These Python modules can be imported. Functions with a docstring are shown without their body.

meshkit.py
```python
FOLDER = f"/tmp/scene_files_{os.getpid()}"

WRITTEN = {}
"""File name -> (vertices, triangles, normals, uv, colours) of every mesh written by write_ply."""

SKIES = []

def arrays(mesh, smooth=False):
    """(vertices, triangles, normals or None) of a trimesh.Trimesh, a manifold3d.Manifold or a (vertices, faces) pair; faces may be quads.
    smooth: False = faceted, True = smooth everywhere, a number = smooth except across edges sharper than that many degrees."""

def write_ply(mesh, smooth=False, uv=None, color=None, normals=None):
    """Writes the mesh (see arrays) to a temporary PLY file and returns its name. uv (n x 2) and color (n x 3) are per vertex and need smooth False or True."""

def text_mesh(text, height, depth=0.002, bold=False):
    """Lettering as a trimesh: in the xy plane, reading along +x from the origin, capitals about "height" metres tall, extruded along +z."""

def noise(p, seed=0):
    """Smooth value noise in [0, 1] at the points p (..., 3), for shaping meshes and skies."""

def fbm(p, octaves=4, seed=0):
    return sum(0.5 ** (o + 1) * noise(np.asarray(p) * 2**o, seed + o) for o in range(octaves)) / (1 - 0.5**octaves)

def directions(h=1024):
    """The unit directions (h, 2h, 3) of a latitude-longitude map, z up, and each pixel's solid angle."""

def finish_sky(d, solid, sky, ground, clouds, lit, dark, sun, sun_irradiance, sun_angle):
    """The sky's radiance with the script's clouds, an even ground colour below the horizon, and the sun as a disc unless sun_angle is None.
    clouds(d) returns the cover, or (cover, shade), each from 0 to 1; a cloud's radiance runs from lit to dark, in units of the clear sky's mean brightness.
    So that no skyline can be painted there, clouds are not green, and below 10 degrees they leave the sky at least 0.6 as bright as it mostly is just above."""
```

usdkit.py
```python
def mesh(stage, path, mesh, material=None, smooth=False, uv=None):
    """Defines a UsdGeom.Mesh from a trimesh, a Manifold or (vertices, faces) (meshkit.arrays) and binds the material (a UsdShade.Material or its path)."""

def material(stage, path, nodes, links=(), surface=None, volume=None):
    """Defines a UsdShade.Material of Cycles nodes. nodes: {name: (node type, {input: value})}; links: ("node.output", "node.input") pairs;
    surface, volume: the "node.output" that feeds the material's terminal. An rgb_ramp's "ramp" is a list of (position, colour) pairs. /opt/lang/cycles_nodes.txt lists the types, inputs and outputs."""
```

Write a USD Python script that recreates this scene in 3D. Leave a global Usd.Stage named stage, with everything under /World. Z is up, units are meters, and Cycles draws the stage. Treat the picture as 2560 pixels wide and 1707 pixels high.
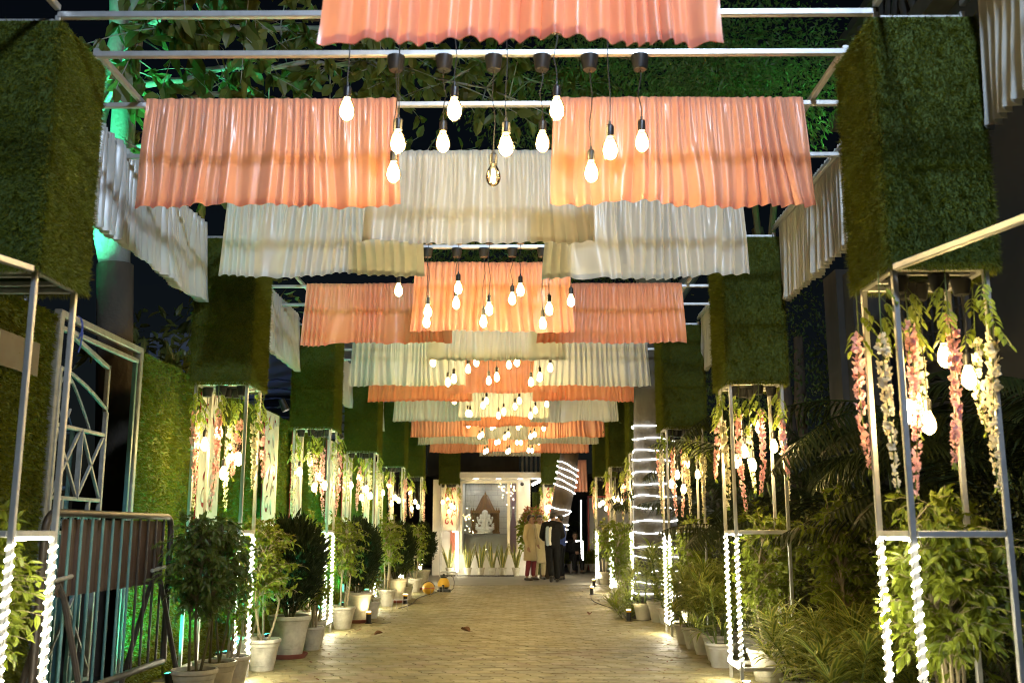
import math
import numpy as np
import trimesh
import manifold3d as m3
from shapely.geometry import Polygon, LineString, Point, box as sbox
from shapely.ops import unary_union
from pxr import Usd, UsdGeom, UsdLux, UsdShade, Sdf, Gf
import usdkit, meshkit

stage = Usd.Stage.CreateInMemory()
UsdGeom.SetStageUpAxis(stage, 'Z')
UsdGeom.Xform.Define(stage, '/World')
PI = math.pi
# ------------------------------------------------------------------ camera, sky, moonlight, exposure
CAM_PITCH, CAM_YAW = 10.7, 0.48
cam = UsdGeom.Camera.Define(stage, '/World/camera')
cam.AddTranslateOp().Set(Gf.Vec3d(0.29, 0.0, 1.3))
cam.AddRotateXYZOp().Set(Gf.Vec3f(90 + CAM_PITCH, 0, CAM_YAW))
cam.CreateHorizontalApertureAttr(36.0)
cam.CreateFocalLengthAttr(35.0)
cam.CreateFStopAttr(2.6)
cam.CreateFocusDistanceAttr(11.0)
cam.CreateClippingRangeAttr(Gf.Vec2f(0.05, 3000))
cam.CreateExposureAttr(1.05)

SUN_EL, SUN_ROT = 0.35, 2.6       # a faint moon; the sky is night-dark
usdkit.material(stage, '/World/Looks/night_sky', {
    'sky': ('sky_texture', {'sky_type': 'single_scattering', 'sun_disc': False, 'sun_elevation': SUN_EL, 'sun_rotation': SUN_ROT}),
    'bg': ('background_shader', {'strength': 0.0006})}, [('sky.color', 'bg.color')], surface='bg.background')
dome = UsdLux.DomeLight.Define(stage, '/World/sky')
dome.GetPrim().SetCustomDataByKey('kind', 'structure')
UsdShade.MaterialBindingAPI.Apply(dome.GetPrim()).Bind(UsdShade.Material.Get(stage, '/World/Looks/night_sky'))
moon = UsdLux.DistantLight.Define(stage, '/World/moon')
moon.CreateIntensityAttr(0.002); moon.CreateAngleAttr(0.5); moon.CreateColorAttr(Gf.Vec3f(0.8, 0.9, 1.0))
moon.GetPrim().GetAttribute('inputs:normalize').Set(True) if moon.GetPrim().GetAttribute('inputs:normalize') else moon.CreateNormalizeAttr(True)
moon.AddRotateXYZOp().Set(Gf.Vec3f(math.degrees(PI / 2 - SUN_EL), 0, 180 - math.degrees(SUN_ROT)))
# lamp strengths (radiance of the glowing surfaces)
L_BULB, L_ROPE, L_TREE_ROPE = 78.0, 54.0, 9.0
L_FLOOD, L_GREEN, L_TREE, L_SPOT, L_CEIL = 260.0, 1300.0, 3600.0, 45.0, 17.0
C_BULB, C_ROPE = (1.0, 0.76, 0.34), (1.0, 0.90, 0.64)

# ------------------------------------------------------------------ helpers: names, things, parts
_count = {}
def numbered(parent, name):
    k = (parent, name); n = _count.get(k, 0); _count[k] = n + 1
    return f'{parent}/{name}' if n == 0 else f'{parent}/{name}_{n:03d}'

def thing(name, label, cat, loc=(0, 0, 0), rz=0.0, group=None, proto=None, scale=None, kind=None):
    x = UsdGeom.Xform.Define(stage, numbered('/World', name))
    x.AddTranslateOp().Set(Gf.Vec3d(*map(float, loc)))
    if rz: x.AddRotateZOp().Set(math.degrees(rz))
    if scale is not None: x.AddScaleOp().Set(Gf.Vec3f(*(scale if np.ndim(scale) else (scale,) * 3)))
    p = x.GetPrim()
    for k, v in (('label', label), ('category', cat), ('group', group), ('kind', kind)):
        if v: p.SetCustomDataByKey(k, v)
    if proto is not None:
        p.GetReferences().AddInternalReference(Sdf.Path(proto)); p.SetInstanceable(True)
    return str(p.GetPath())

stage.CreateClassPrim('/World/prototypes')
def proto(name):
    return str(UsdGeom.Xform.Define(stage, numbered('/World/prototypes', name)).GetPath())

def part(parent, name, mesh, material, smooth=False, label=None, kind=None, uv=None):
    if isinstance(mesh, MB):
        uv = mesh.uv() if uv is None else uv
        mesh = mesh.arrays()
    path = numbered(parent, name)
    m = usdkit.mesh(stage, path, mesh, M[material], smooth=smooth, uv=uv)
    p = m.GetPrim()
    if label: p.SetCustomDataByKey('label', label)
    if kind: p.SetCustomDataByKey('kind', kind)
    return path

def single(name, mesh, material, label=None, cat=None, group=None, kind=None, smooth=False):
    p = part('/World', name, mesh, material, smooth, label, kind)
    q = stage.GetPrimAtPath(p)
    if cat: q.SetCustomDataByKey('category', cat)
    if group: q.SetCustomDataByKey('group', group)
    return p

def ordn(i): return ('first', 'second', 'third', 'fourth', 'fifth', 'sixth', 'seventh', 'eighth', 'ninth', 'tenth')[i]

# ------------------------------------------------------------------ mesh builder
class MB:
    def __init__(s): s.V, s.F, s.U, s.n = [], [], [], 0
    def add(s, v, f, uv=None):
        v = np.asarray(v, float).reshape(-1, 3); f = np.asarray(f, int)
        if f.shape[1] == 4: f = np.vstack([f[:, [0, 1, 2]], f[:, [0, 2, 3]]])
        s.V.append(v); s.F.append(f + s.n); s.n += len(v)
        s.U.append(np.zeros((len(v), 2)) if uv is None else np.asarray(uv, float).reshape(-1, 2)); s.has = getattr(s, 'has', False) or uv is not None
        return s
    def tm(s, t):
        return s.add(t.vertices, t.faces)
    def arrays(s): return np.vstack(s.V), np.vstack(s.F)
    def uv(s): return np.vstack(s.U) if getattr(s, 'has', False) else None
    def box(s, a, b):
        a, b = np.minimum(a, b).astype(float), np.maximum(a, b).astype(float)
        v = np.array([[x, y, z] for x in (a[0], b[0]) for y in (a[1], b[1]) for z in (a[2], b[2])])
        return s.add(v, [[0, 1, 3, 2], [4, 6, 7, 5], [0, 4, 5, 1], [2, 3, 7, 6], [0, 2, 6, 4], [1, 5, 7, 3]])
    def bar(s, p, q, w, h=None, up=(0, 0, 1), bev=0.12):
        """square tube from p to q with small chamfers"""
        p, q = np.asarray(p, float), np.asarray(q, float); h = w if h is None else h
        t = (q - p) / np.linalg.norm(q - p); u = np.asarray(up, float)
        if abs(t @ u) > .95: u = np.array([0, 1.0, 0])
        a = np.cross(t, u); a /= np.linalg.norm(a); b = np.cross(a, t)
        e = bev * min(w, h); W, H = w / 2, h / 2
        o = [(-W + e, -H), (W - e, -H), (W, -H + e), (W, H - e), (W - e, H), (-W + e, H), (-W, H - e), (-W, -H + e)]
        r = np.array([x * a + y * b for x, y in o]); v = np.vstack([p + r, q + r]); n = 8
        f = [[i, (i + 1) % n, n + (i + 1) % n, n + i] for i in range(n)]
        s.add(v, f); s.add(p + r, [[0, i + 1, i] for i in range(1, 7)]); s.add(q + r, [[0, i, i + 1] for i in range(1, 7)])
        return s
    def tube(s, pts, r, sides=6, cap=True, closed=False):
        p = np.asarray(pts, float); k = len(p); r = np.broadcast_to(np.asarray(r, float), (k,))
        t = np.gradient(p, axis=0); t /= np.linalg.norm(t, axis=1, keepdims=True) + 1e-12
        ref = np.array([0, 0, 1.0]) if abs(t[0][2]) < .9 else np.array([1.0, 0, 0])
        A = []
        a = np.cross(t[0], ref); a /= np.linalg.norm(a)
        for i in range(k):
            a = a - (a @ t[i]) * t[i]; a /= np.linalg.norm(a) + 1e-12; A.append(a)
        A = np.array(A); B = np.cross(t, A); g = np.arange(sides) * 2 * PI / sides
        v = p[:, None] + r[:, None, None] * (np.cos(g)[None, :, None] * A[:, None] + np.sin(g)[None, :, None] * B[:, None])
        i, j = np.meshgrid(np.arange(k - 1), np.arange(sides), indexing='ij')
        q = np.stack([i * sides + j, i * sides + (j + 1) % sides, (i + 1) * sides + (j + 1) % sides, (i + 1) * sides + j], -1).reshape(-1, 4)
        s.add(v.reshape(-1, 3), q)
        if cap:
            s.add(v[0], [[0, i + 1, i] for i in range(1, sides - 1)]); s.add(v[-1], [[0, i, i + 1] for i in range(1, sides - 1)])
        return s
    def lathe(s, prof, n=16, c=(0, 0, 0), axis=None):
        """prof: (radius, height) from bottom to top"""
        prof = np.asarray(prof, float); g = np.arange(n) * 2 * PI / n; k = len(prof)
        v = np.stack([prof[:, 0, None] * np.cos(g), prof[:, 0, None] * np.sin(g), np.repeat(prof[:, 1, None], n, 1)], -1).reshape(-1, 3)
        i, j = np.meshgrid(np.arange(k - 1), np.arange(n), indexing='ij')
        q = np.stack([i * n + j, i * n + (j + 1) % n, (i + 1) * n + (j + 1) % n, (i + 1) * n + j], -1).reshape(-1, 4)
        if axis is not None:
            d = np.asarray(axis, float); d /= np.linalg.norm(d)
            v = v @ trimesh.geometry.align_vectors([0, 0, 1], d)[:3, :3].T
        s.add(v + np.asarray(c, float), q); return s
    def sphere(s, c, r, sub=1, sc=(1, 1, 1)):
        t = trimesh.creation.icosphere(sub, 1.0)
        return s.add(t.vertices * np.asarray(r) * np.asarray(sc) + np.asarray(c, float), t.faces)
    def poly(s, polygon, depth, T):
        for g in getattr(polygon, 'geoms', [polygon]):
            if g.is_empty or g.area < 1e-6: continue
            t = trimesh.creation.extrude_polygon(g, depth, engine='earcut')
            s.add(t.vertices @ T[:3, :3].T + T[:3, 3], t.faces)
        return s

def frame(o, x, y, z):
    T = np.eye(4); T[:3, 0], T[:3, 1], T[:3, 2], T[:3, 3] = x, y, z, o; return T

def unit(v): return v / (np.linalg.norm(v, axis=-1, keepdims=True) + 1e-12)

def perp(D, rng):
    r = unit(rng.normal(size=D.shape)); return unit(np.cross(D, r))

def leaves(mb, P, D, N, L, W, fold=.25, droop=.25):
    """pointed folded leaves, 6 triangles each. P base, D direction, N upper side"""
    P, D, N = np.asarray(P, float), unit(np.asarray(D, float)), np.asarray(N, float)
    n = len(P); N = unit(N - (N * D).sum(1, keepdims=True) * D); S = np.cross(D, N)
    L = np.broadcast_to(L, (n,))[:, None]; W = np.broadcast_to(W, (n,))[:, None]
    mid = P + D * L * .45 - N * L * droop * .12
    tip = P + D * L - N * L * droop * .55
    q1 = P + D * L * .30 + N * W * fold * .5; q2 = P + D * L * .70 + N * W * fold * .35 - N * L * droop * .26
    v = np.stack([P, q1 + S * W * .48, q2 + S * W * .40, tip, q2 - S * W * .40, q1 - S * W * .48, mid], 1).reshape(-1, 3)
    f = np.array([[0, 6, 1], [1, 6, 2], [2, 6, 3], [3, 6, 4], [4, 6, 5], [5, 6, 0]])
    mb.add(v, (np.arange(n)[:, None, None] * 7 + f).reshape(-1, 3)); return mb

def straps(mb, P, D, N, L, W, bend=.6, seg=4, twist=0.0, taper=.9):
    """strap leaves with uv (u across), bending over to the down side"""
    P, D, N = np.asarray(P, float), unit(np.asarray(D, float)), np.asarray(N, float)
    n = len(P); N = unit(N - (N * D).sum(1, keepdims=True) * D); S = np.cross(D, N)
    L = np.broadcast_to(L, (n,))[:, None]; W = np.broadcast_to(W, (n,))[:, None]; B = np.broadcast_to(bend, (n,))[:, None]
    rows, uvs = [], []
    for k in range(seg + 1):
        t = k / seg; a = B * t
        c = P + D * L * np.sin(a) / np.maximum(B, 1e-3) - N * L * (1 - np.cos(a)) / np.maximum(B, 1e-3) if True else None
        w = W * (0.55 + 1.1 * t if t < .4 else 1.0 * (1 - ((t - .4) / .6) ** 1.7 * taper)) * .5
        nn = N * np.cos(a) + D * np.sin(a)
        rows += [c - S * w + nn * w * .3, c, c + S * w + nn * w * .3]; uvs += [(0, t), (.5, t), (1, t)]
    v = np.stack(rows, 1).reshape(-1, 3); m = 3 * (seg + 1)
    f = []
    for k in range(seg):
        for j in (0, 1):
            a = 3 * k + j; f.append([a, a + 1, a + 4, a + 3])
    f = np.array(f); f = (np.arange(n)[:, None, None] * m + f).reshape(-1, 4)
    mb.add(v, f, np.tile(np.array(uvs), (n, 1))); return mb

def blades(mb, O, U, V, n, h, rng, lean=.55, w=.0045, down=.5):
    """artificial grass on the rectangle O, U, V: one thin triangle per blade"""
    O, U, V = (np.asarray(x, float) for x in (O, U, V)); nn = unit(np.cross(U, V))
    a, b = rng.random((2, n, 1)); P = O + a * U + b * V
    t = rng.normal(size=(n, 3)) * lean; t[:, 2] -= down
    d = unit(nn + t - (t @ nn)[:, None] * nn)
    hh = h * (.55 + .6 * rng.random((n, 1)))
    s = unit(np.cross(d, rng.normal(size=(n, 3)))) * w * (.6 + .7 * rng.random((n, 1)))
    v = np.stack([P - s, P + s, P + d * hh], 1).reshape(-1, 3)
    mb.add(v, np.arange(3 * n).reshape(-1, 3)); return mb

# ------------------------------------------------------------------ bodies: hulls of spheres joined and smoothed
def hulls(chains, res=.012, it=8):
    """chains: lists of (point, radius); consecutive spheres are hulled and everything is joined"""
    ms = []
    def sp(p, r):
        r3 = np.broadcast_to(np.asarray(r, float), (3,))
        return m3.Manifold.sphere(1.0, 14).scale(tuple(map(float, r3))).translate(tuple(map(float, p)))
    for ch in chains:
        if len(ch) == 1: ms.append(sp(*ch[0]))
        for (p, r), (q, s) in zip(ch[:-1], ch[1:]):
            ms.append(m3.Manifold.batch_hull([sp(p, r), sp(q, s)]))
    m = m3.Manifold.batch_boolean(ms, m3.OpType.Add) if len(ms) > 1 else ms[0]
    m = m.refine_to_length(res)
    a = m.to_mesh(); t = trimesh.Trimesh(a.vert_properties[:, :3], a.tri_verts, process=True)
    if it: trimesh.smoothing.filter_taubin(t, iterations=it)
    return t

# ------------------------------------------------------------------ materials (colour, grain and relief only)
M = {}
def _save(name, nodes, links, surface='p.BSDF'):
    M[name] = usdkit.material(stage, '/World/Looks/' + name, nodes, links, surface=surface)

def mat(name, c1, c2=None, scale=6.0, rough=.5, metallic=0.0, spec=.5, bump=0.0, bscale=60.0, island=None, transl=0.0, sheen=0.0, stretch=(1, 1, 1), coat=0.0, detail=4.0, tcol=None, stain=None, rvar=None):
    nodes = {'g': ('geometry', {}), 'p': ('principled_bsdf', {'base_color': c1, 'roughness': rough, 'metallic': metallic, 'specular_ior_level': spec, 'sheen_weight': sheen, 'coat_weight': coat})}
    links = []; col = None
    if c2 is not None:
        nodes['mp'] = ('mapping', {'scale': stretch}); nodes['n'] = ('noise_texture', {'scale': scale, 'detail': detail, 'roughness': .6})
        nodes['r'] = ('rgb_ramp', {'ramp': [(.3, c1), (.7, c2)]})
        links += [('g.position', 'mp.vector'), ('mp.vector', 'n.vector'), ('n.fac', 'r.fac')]; col = 'r.color'
    if island is not None:
        nodes['ir'] = ('rgb_ramp', {'ramp': [(k / (len(island) - 1), c) for k, c in enumerate(island)]})
        links.append(('g.random_per_island', 'ir.fac'))
        if col:
            nodes['mx'] = ('mix', {'mix_type': 'multiply', 'fac': 1.0}); links += [(col, 'mx.color1'), ('ir.color', 'mx.color2')]; col = 'mx.color'
        else: col = 'ir.color'
    if stain:
        nodes['sn'] = ('noise_texture', {'scale': stain[0], 'detail': 5.0, 'roughness': .65}); nodes['sr'] = ('rgb_ramp', {'ramp': [(.36, (stain[1],) * 3), (.62, (1, 1, 1))]}); nodes['sm'] = ('mix', {'mix_type': 'multiply', 'fac': 1.0})
        links += [('g.position', 'sn.vector'), ('sn.fac', 'sr.fac'), (col, 'sm.color1'), ('sr.color', 'sm.color2')]; col = 'sm.color'
    if rvar:
        nodes['rn'] = ('noise_texture', {'scale': rvar[0], 'detail': 3.0}); nodes['rm'] = ('map_range', {'from_min': .35, 'from_max': .65, 'to_min': rvar[1], 'to_max': rvar[2], 'clamp': True})
        links += [('g.position', 'rn.vector'), ('rn.fac', 'rm.value'), ('rm.result', 'p.roughness')]
    if col: links.append((col, 'p.base_color'))
    if bump:
        nodes['bn'] = ('noise_texture', {'scale': bscale, 'detail': 3.0}); nodes['b'] = ('bump', {'strength': bump, 'distance': .01})
        links += [('g.position', 'bn.vector'), ('bn.fac', 'b.height'), ('b.normal', 'p.normal')]
    surf = 'p.BSDF'
    if transl:
        nodes['t'] = ('translucent_bsdf', {'color': tcol or c1}); nodes['m'] = ('mix_closure', {'fac': transl})
        if col and tcol is None: links.append((col, 't.color'))
        links += [('p.BSDF', 'm.closure1'), ('t.BSDF', 'm.closure2')]; surf = 'm.closure'
    _save(name, nodes, links, surf)

def glow(name, color, strength):
    _save(name, {'e': ('emission', {'color': color, 'strength': strength})}, [], 'e.emission')

mat('aluminium', (.55, .55, .54), (.42, .42, .41), scale=9, rough=.42, metallic=.65, bump=.08)
mat('black_plastic', (.012, .012, .013), rough=.4)
mat('black_rubber', (.015, .015, .015), rough=.6)
mat('turf_base', (.045, .070, .008), (.065, .095, .014), scale=14, rough=.9)
mat('turf_blade', (.72, .72, .72), (1, 1, 1), scale=3.2, rough=.55, spec=.3, island=[(.125, .145, .008), (.195, .205, .012), (.27, .25, .018), (.155, .17, .010)], transl=.25)
mat('peach_satin', (.84, .42, .29), (.80, .37, .24), scale=3, rough=.29, spec=.7, sheen=.3, transl=.42, tcol=(.84, .34, .17))
mat('white_satin', (.63, .64, .60), (.57, .59, .55), scale=3, rough=.30, spec=.65, sheen=.3, transl=.42, tcol=(.58, .59, .52))
mat('lilac_cloth', (.55, .42, .56), (.48, .36, .50), scale=5, rough=.5, sheen=.2, transl=.2)
mat('pot_white', (.60, .58, .48), (.40, .37, .28), scale=4, rough=.5, bump=.15, bscale=40, detail=8, stain=(9.0, .72))
mat('pot_concrete', (.46, .45, .40), (.34, .33, .28), scale=9, rough=.75, bump=.3, bscale=60)
mat('terracotta', (.28, .09, .06), (.20, .06, .045), scale=9, rough=.6)
mat('soil', (.035, .024, .015), (.06, .042, .028), scale=30, rough=.95, bump=.6)
mat('ficus_leaf', (.85, .85, .85), (1, 1, 1), scale=3, rough=.5, spec=.35, island=[(.16, .20, .014), (.26, .29, .018), (.40, .38, .03), (.19, .24, .016), (.30, .31, .02), (.42, .30, .04)], transl=.36)
mat('dark_ficus_leaf', (.85, .85, .85), (1, 1, 1), scale=3, rough=.42, island=[(.07, .11, .016), (.12, .16, .022), (.18, .21, .03)], transl=.32)
mat('thuja_leaf', (.8, .8, .8), (1, 1, 1), scale=5, rough=.6, spec=.25, island=[(.022, .036, .010), (.035, .052, .012), (.055, .07, .018)], transl=.2)
mat('dark_leaf', (.7, .7, .7), (1, 1, 1), scale=2, rough=.45, island=[(.07, .08, .012), (.11, .115, .018), (.17, .16, .025)], transl=.25)
mat('tree_leaf', (.8, .8, .8), (1, 1, 1), scale=2, rough=.42, island=[(.12, .14, .03), (.18, .19, .035), (.26, .20, .05), (.10, .12, .03)], transl=.38)
mat('far_leaf', (.7, .7, .7), (1, 1, 1), scale=1.5, rough=.5, island=[(.08, .14, .03), (.12, .19, .04), (.16, .22, .05)], transl=.35)
mat('palm_leaf', (.8, .8, .8), (1, 1, 1), scale=2, rough=.4, island=[(.026, .036, .008), (.042, .052, .010), (.065, .07, .014)], transl=.3)
mat('red_leaf', (.30, .07, .03), (.22, .12, .03), scale=5, rough=.5, transl=.3)
mat('vine_leaf', (.22, .30, .03), (.30, .36, .05), scale=8, rough=.45, transl=.35)
mat('cream_petal', (.80, .76, .60), (.74, .67, .48), scale=20, rough=.7, transl=.35)
mat('pink_petal', (.80, .50, .49), (.72, .38, .40), scale=20, rough=.7, transl=.35)
mat('stem', (.10, .085, .03), (.07, .06, .025), scale=20, rough=.7)
mat('green_stem', (.10, .14, .03), rough=.6)
mat('pale_stem', (.30, .25, .15), (.22, .18, .10), scale=16, rough=.75)
mat('bark', (.09, .068, .045), (.045, .034, .024), scale=5, rough=.9, bump=1.0, bscale=18, stretch=(1, 1, .3))
mat('pale_bark', (.30, .29, .25), (.20, .19, .16), scale=6, rough=.85, bump=.6, bscale=30, stretch=(1, 1, .5))
mat('grey_bark', (.12, .115, .105), (.075, .07, .065), scale=4, rough=.9, bump=.8, bscale=30, stretch=(1, 1, .25))
mat('concrete', (.07, .066, .058), (.04, .038, .034), scale=2.5, rough=.9, bump=.3, bscale=30, stretch=(1, 1, .35))
mat('lane_concrete', (.20, .185, .15), (.15, .14, .11), scale=2.5, rough=.75, bump=.2, bscale=40)
mat('dark_wall', (.026, .026, .025), (.016, .016, .016), scale=1.2, rough=.9)
mat('blue_wall', (.30, .34, .42), (.24, .28, .36), scale=1.0, rough=.8)
mat('white_paint', (.72, .71, .68), (.66, .65, .61), scale=3, rough=.5)
mat('cream_paint', (.70, .66, .50), (.62, .58, .44), scale=3, rough=.45)
mat('wall_tile', (.62, .62, .62), (.55, .55, .55), scale=4, rough=.35, island=[(.85, .85, .85), (1, 1, 1)])
mat('marble', (.50, .50, .50), (.40, .40, .41), scale=2, rough=.3)
mat('teak', (.20, .098, .03), (.11, .052, .016), scale=4, rough=.4, stretch=(3, 3, .4), coat=.2)
mat('statue_white', (.72, .72, .72), (.62, .62, .63), scale=8, rough=.35, coat=.3)
mat('board_white', (.50, .48, .43), (.44, .42, .37), scale=4, rough=.45)
mat('board_red', (.26, .012, .018), rough=.5)
mat('gate_white', (.24, .26, .25), (.14, .15, .145), scale=14, rough=.55, metallic=.1, bump=.15)
mat('gate_blue', (.06, .14, .26), (.05, .10, .17), scale=10, rough=.5)
mat('gate_teal', (.07, .19, .18), (.05, .13, .13), scale=12, rough=.5)
mat('barrier_tube', (.022, .020, .018), (.045, .034, .026), scale=10, rough=.45, metallic=.2)
mat('brown_sheet', (.06, .033, .023), (.042, .024, .017), scale=5, rough=.55, bump=.1)
mat('rusty_sheet', (.075, .07, .07), (.05, .04, .034), scale=7, rough=.6)
mat('yellow_plastic', (.62, .36, .02), (.55, .30, .02), scale=8, rough=.4)
mat('dark_cloth', (.006, .0065, .008), (.009, .0095, .011), scale=20, rough=.9, spec=.2)
mat('skin', (.30, .18, .12), (.26, .15, .10), scale=20, rough=.5)
mat('hair', (.010, .008, .007), rough=.5)
mat('kurta_beige', (.42, .35, .21), (.36, .30, .17), scale=12, rough=.8, stretch=(1, 1, .3))
mat('kurta_cream', (.58, .52, .34), (.52, .46, .29), scale=12, rough=.8)
mat('maroon_cloth', (.14, .014, .022), rough=.8)
mat('light_blue_cloth', (.28, .36, .48), rough=.8)
mat('blue_shirt', (.03, .06, .26), rough=.75)
mat('shoe', (.03, .028, .026), rough=.5)
mat('red_paint', (.5, .04, .05), rough=.4)
mat('grey_metal', (.36, .36, .37), (.30, .30, .31), scale=5, rough=.5)
mat('dry_leaf', (.17, .07, .03), (.11, .05, .02), scale=40, rough=.7)
_paver_tones = [(.26, .225, .105), (.215, .185, .095), (.235, .185, .11), (.195, .175, .09)]
for _i, _c in enumerate(_paver_tones):
    mat(f'paver_{ordn(_i)}', _c, tuple(x * .82 for x in _c), scale=11, rough=.5, bump=.3, bscale=140, detail=6, stain=(1.1, .74), rvar=(4.0, .42, .66))
mat('paver_mixed', (.80, .80, .80), (1, 1, 1), scale=11, rough=.5, bump=.3, bscale=140, island=_paver_tones, stain=(1.1, .74), rvar=(4.0, .42, .66))
mat('joint_sand', (.03, .027, .02), (.02, .018, .014), scale=30, rough=.95)
mat('ground_soil', (.05, .04, .028), (.032, .028, .018), scale=5, rough=.95, bump=.5)
glow('bulb_glow', C_BULB, L_BULB)
glow('bulb_glow_soft', C_BULB, L_BULB * .62)
glow('bulb_glow_strong', C_BULB, L_BULB * 1.3)
glow('filament_glow', (1.0, .70, .32), 60.0)
glow('rope_glow', C_ROPE, L_ROPE)
glow('tree_rope_glow', (1.0, .97, .90), L_TREE_ROPE)
glow('flood_glow', (.62, .78, 1.0), L_FLOOD)
glow('green_glow', (.04, 1.0, .55), L_GREEN)
glow('tree_green_glow', (.07, 1.0, .48), L_TREE)
glow('leaf_green_glow', (.16, 1.0, .26), L_TREE * .11)
glow('blue_glow', (.25, .4, 1.0), 300.0)
glow('ground_spot_glow', (1.0, .78, .36), 170.0)
glow('spot_glow', (1.0, .90, .70), L_SPOT)
glow('ceiling_glow', (1.0, .95, .88), L_CEIL)
glow('fairy_glow', (1.0, .85, .5), 9.0)
_save('bulb_glass', {'f': ('fresnel', {'IOR': 1.45}), 't': ('transparent_bsdf', {'color': (1.0, .93, .80)}), 'g': ('glossy_bsdf', {'color': (1, .95, .85), 'roughness': .05}), 'm': ('mix_closure', {})},
      [('f.fac', 'm.fac'), ('t.BSDF', 'm.closure1'), ('g.BSDF', 'm.closure2')], 'm.closure')
_save('window_glass', {'f': ('fresnel', {'IOR': 1.45}), 't': ('transparent_bsdf', {'color': (.95, .97, .96)}), 'g': ('glossy_bsdf', {'color': (1, 1, 1), 'roughness': .01}), 'm': ('mix_closure', {})},
      [('f.fac', 'm.fac'), ('t.BSDF', 'm.closure1'), ('g.BSDF', 'm.closure2')], 'm.closure')
def margin_mat(name, core, edge, lo=.22, hi=.34):
    _save(name, {'tc': ('texture_coordinate', {}), 'sx': ('separate_xyz', {}),
                 'a': ('math', {'math_type': 'subtract', 'value2': .5}), 'b': ('math', {'math_type': 'absolute'}),
                 'r': ('rgb_ramp', {'ramp': [(lo, core), (hi, edge)]}), 'p': ('principled_bsdf', {'roughness': .4}),
                 't': ('translucent_bsdf', {}), 'm': ('mix_closure', {'fac': .25})},
          [('tc.UV', 'sx.vector'), ('sx.x', 'a.value1'), ('a.value', 'b.value1'), ('b.value', 'r.fac'), ('r.color', 'p.base_color'), ('r.color', 't.color'),
           ('p.BSDF', 'm.closure1'), ('t.BSDF', 'm.closure2')], 'm.closure')
margin_mat('dracaena_leaf', (.12, .18, .025), (.42, .42, .08))
margin_mat('sansevieria_leaf', (.075, .11, .03), (.42, .38, .08))
# ------------------------------------------------------------------ the ground, the paved path, the lane at its end
RNG = np.random.default_rng(7)
single('ground', MB().box((-90, -60, -.30), (90, 160, -.035)), 'ground_soil', kind='structure')
single('lane', MB().box((-16, 24.6, -.03), (16, 36, -.004)), 'lane_concrete', kind='structure')
path = str(UsdGeom.Xform.Define(stage, '/World/path').GetPath()); stage.GetPrimAtPath(path).SetCustomDataByKey('kind', 'structure')
part(path, 'joint_sand', MB().box((-2.95, -3, -.03), (2.95, 24.6, -.009)), 'joint_sand')
PW, PD, PY0 = .225, .188, 6.6
def paver_outline(r, c, g=.0036):
    x0 = -2.9 + (c + (.5 if r % 2 else 0)) * PW; y0 = PY0 + r * PD
    t = np.linspace(0, 1, 6)
    def row(x, k): return PY0 + k * PD + .010 * np.sin(2 * PI * x / PW + k * PI + .6)
    def side(x, tt): return x + .024 * np.sin(2 * PI * tt)
    bx = x0 + t * PW; bot = np.stack([bx, row(bx, r) + g], 1); top = np.stack([bx, row(bx, r + 1) - g], 1)
    s = np.linspace(0, 1, 6)[1:-1]
    L = np.stack([side(x0, s) + g, y0 + s * PD], 1); R = np.stack([side(x0 + PW, s) - g, y0 + s * PD], 1)
    bot[0, 0] += g; bot[-1, 0] -= g; top[0, 0] += g; top[-1, 0] -= g
    return np.vstack([bot, R, top[::-1], L[::-1]])
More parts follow.
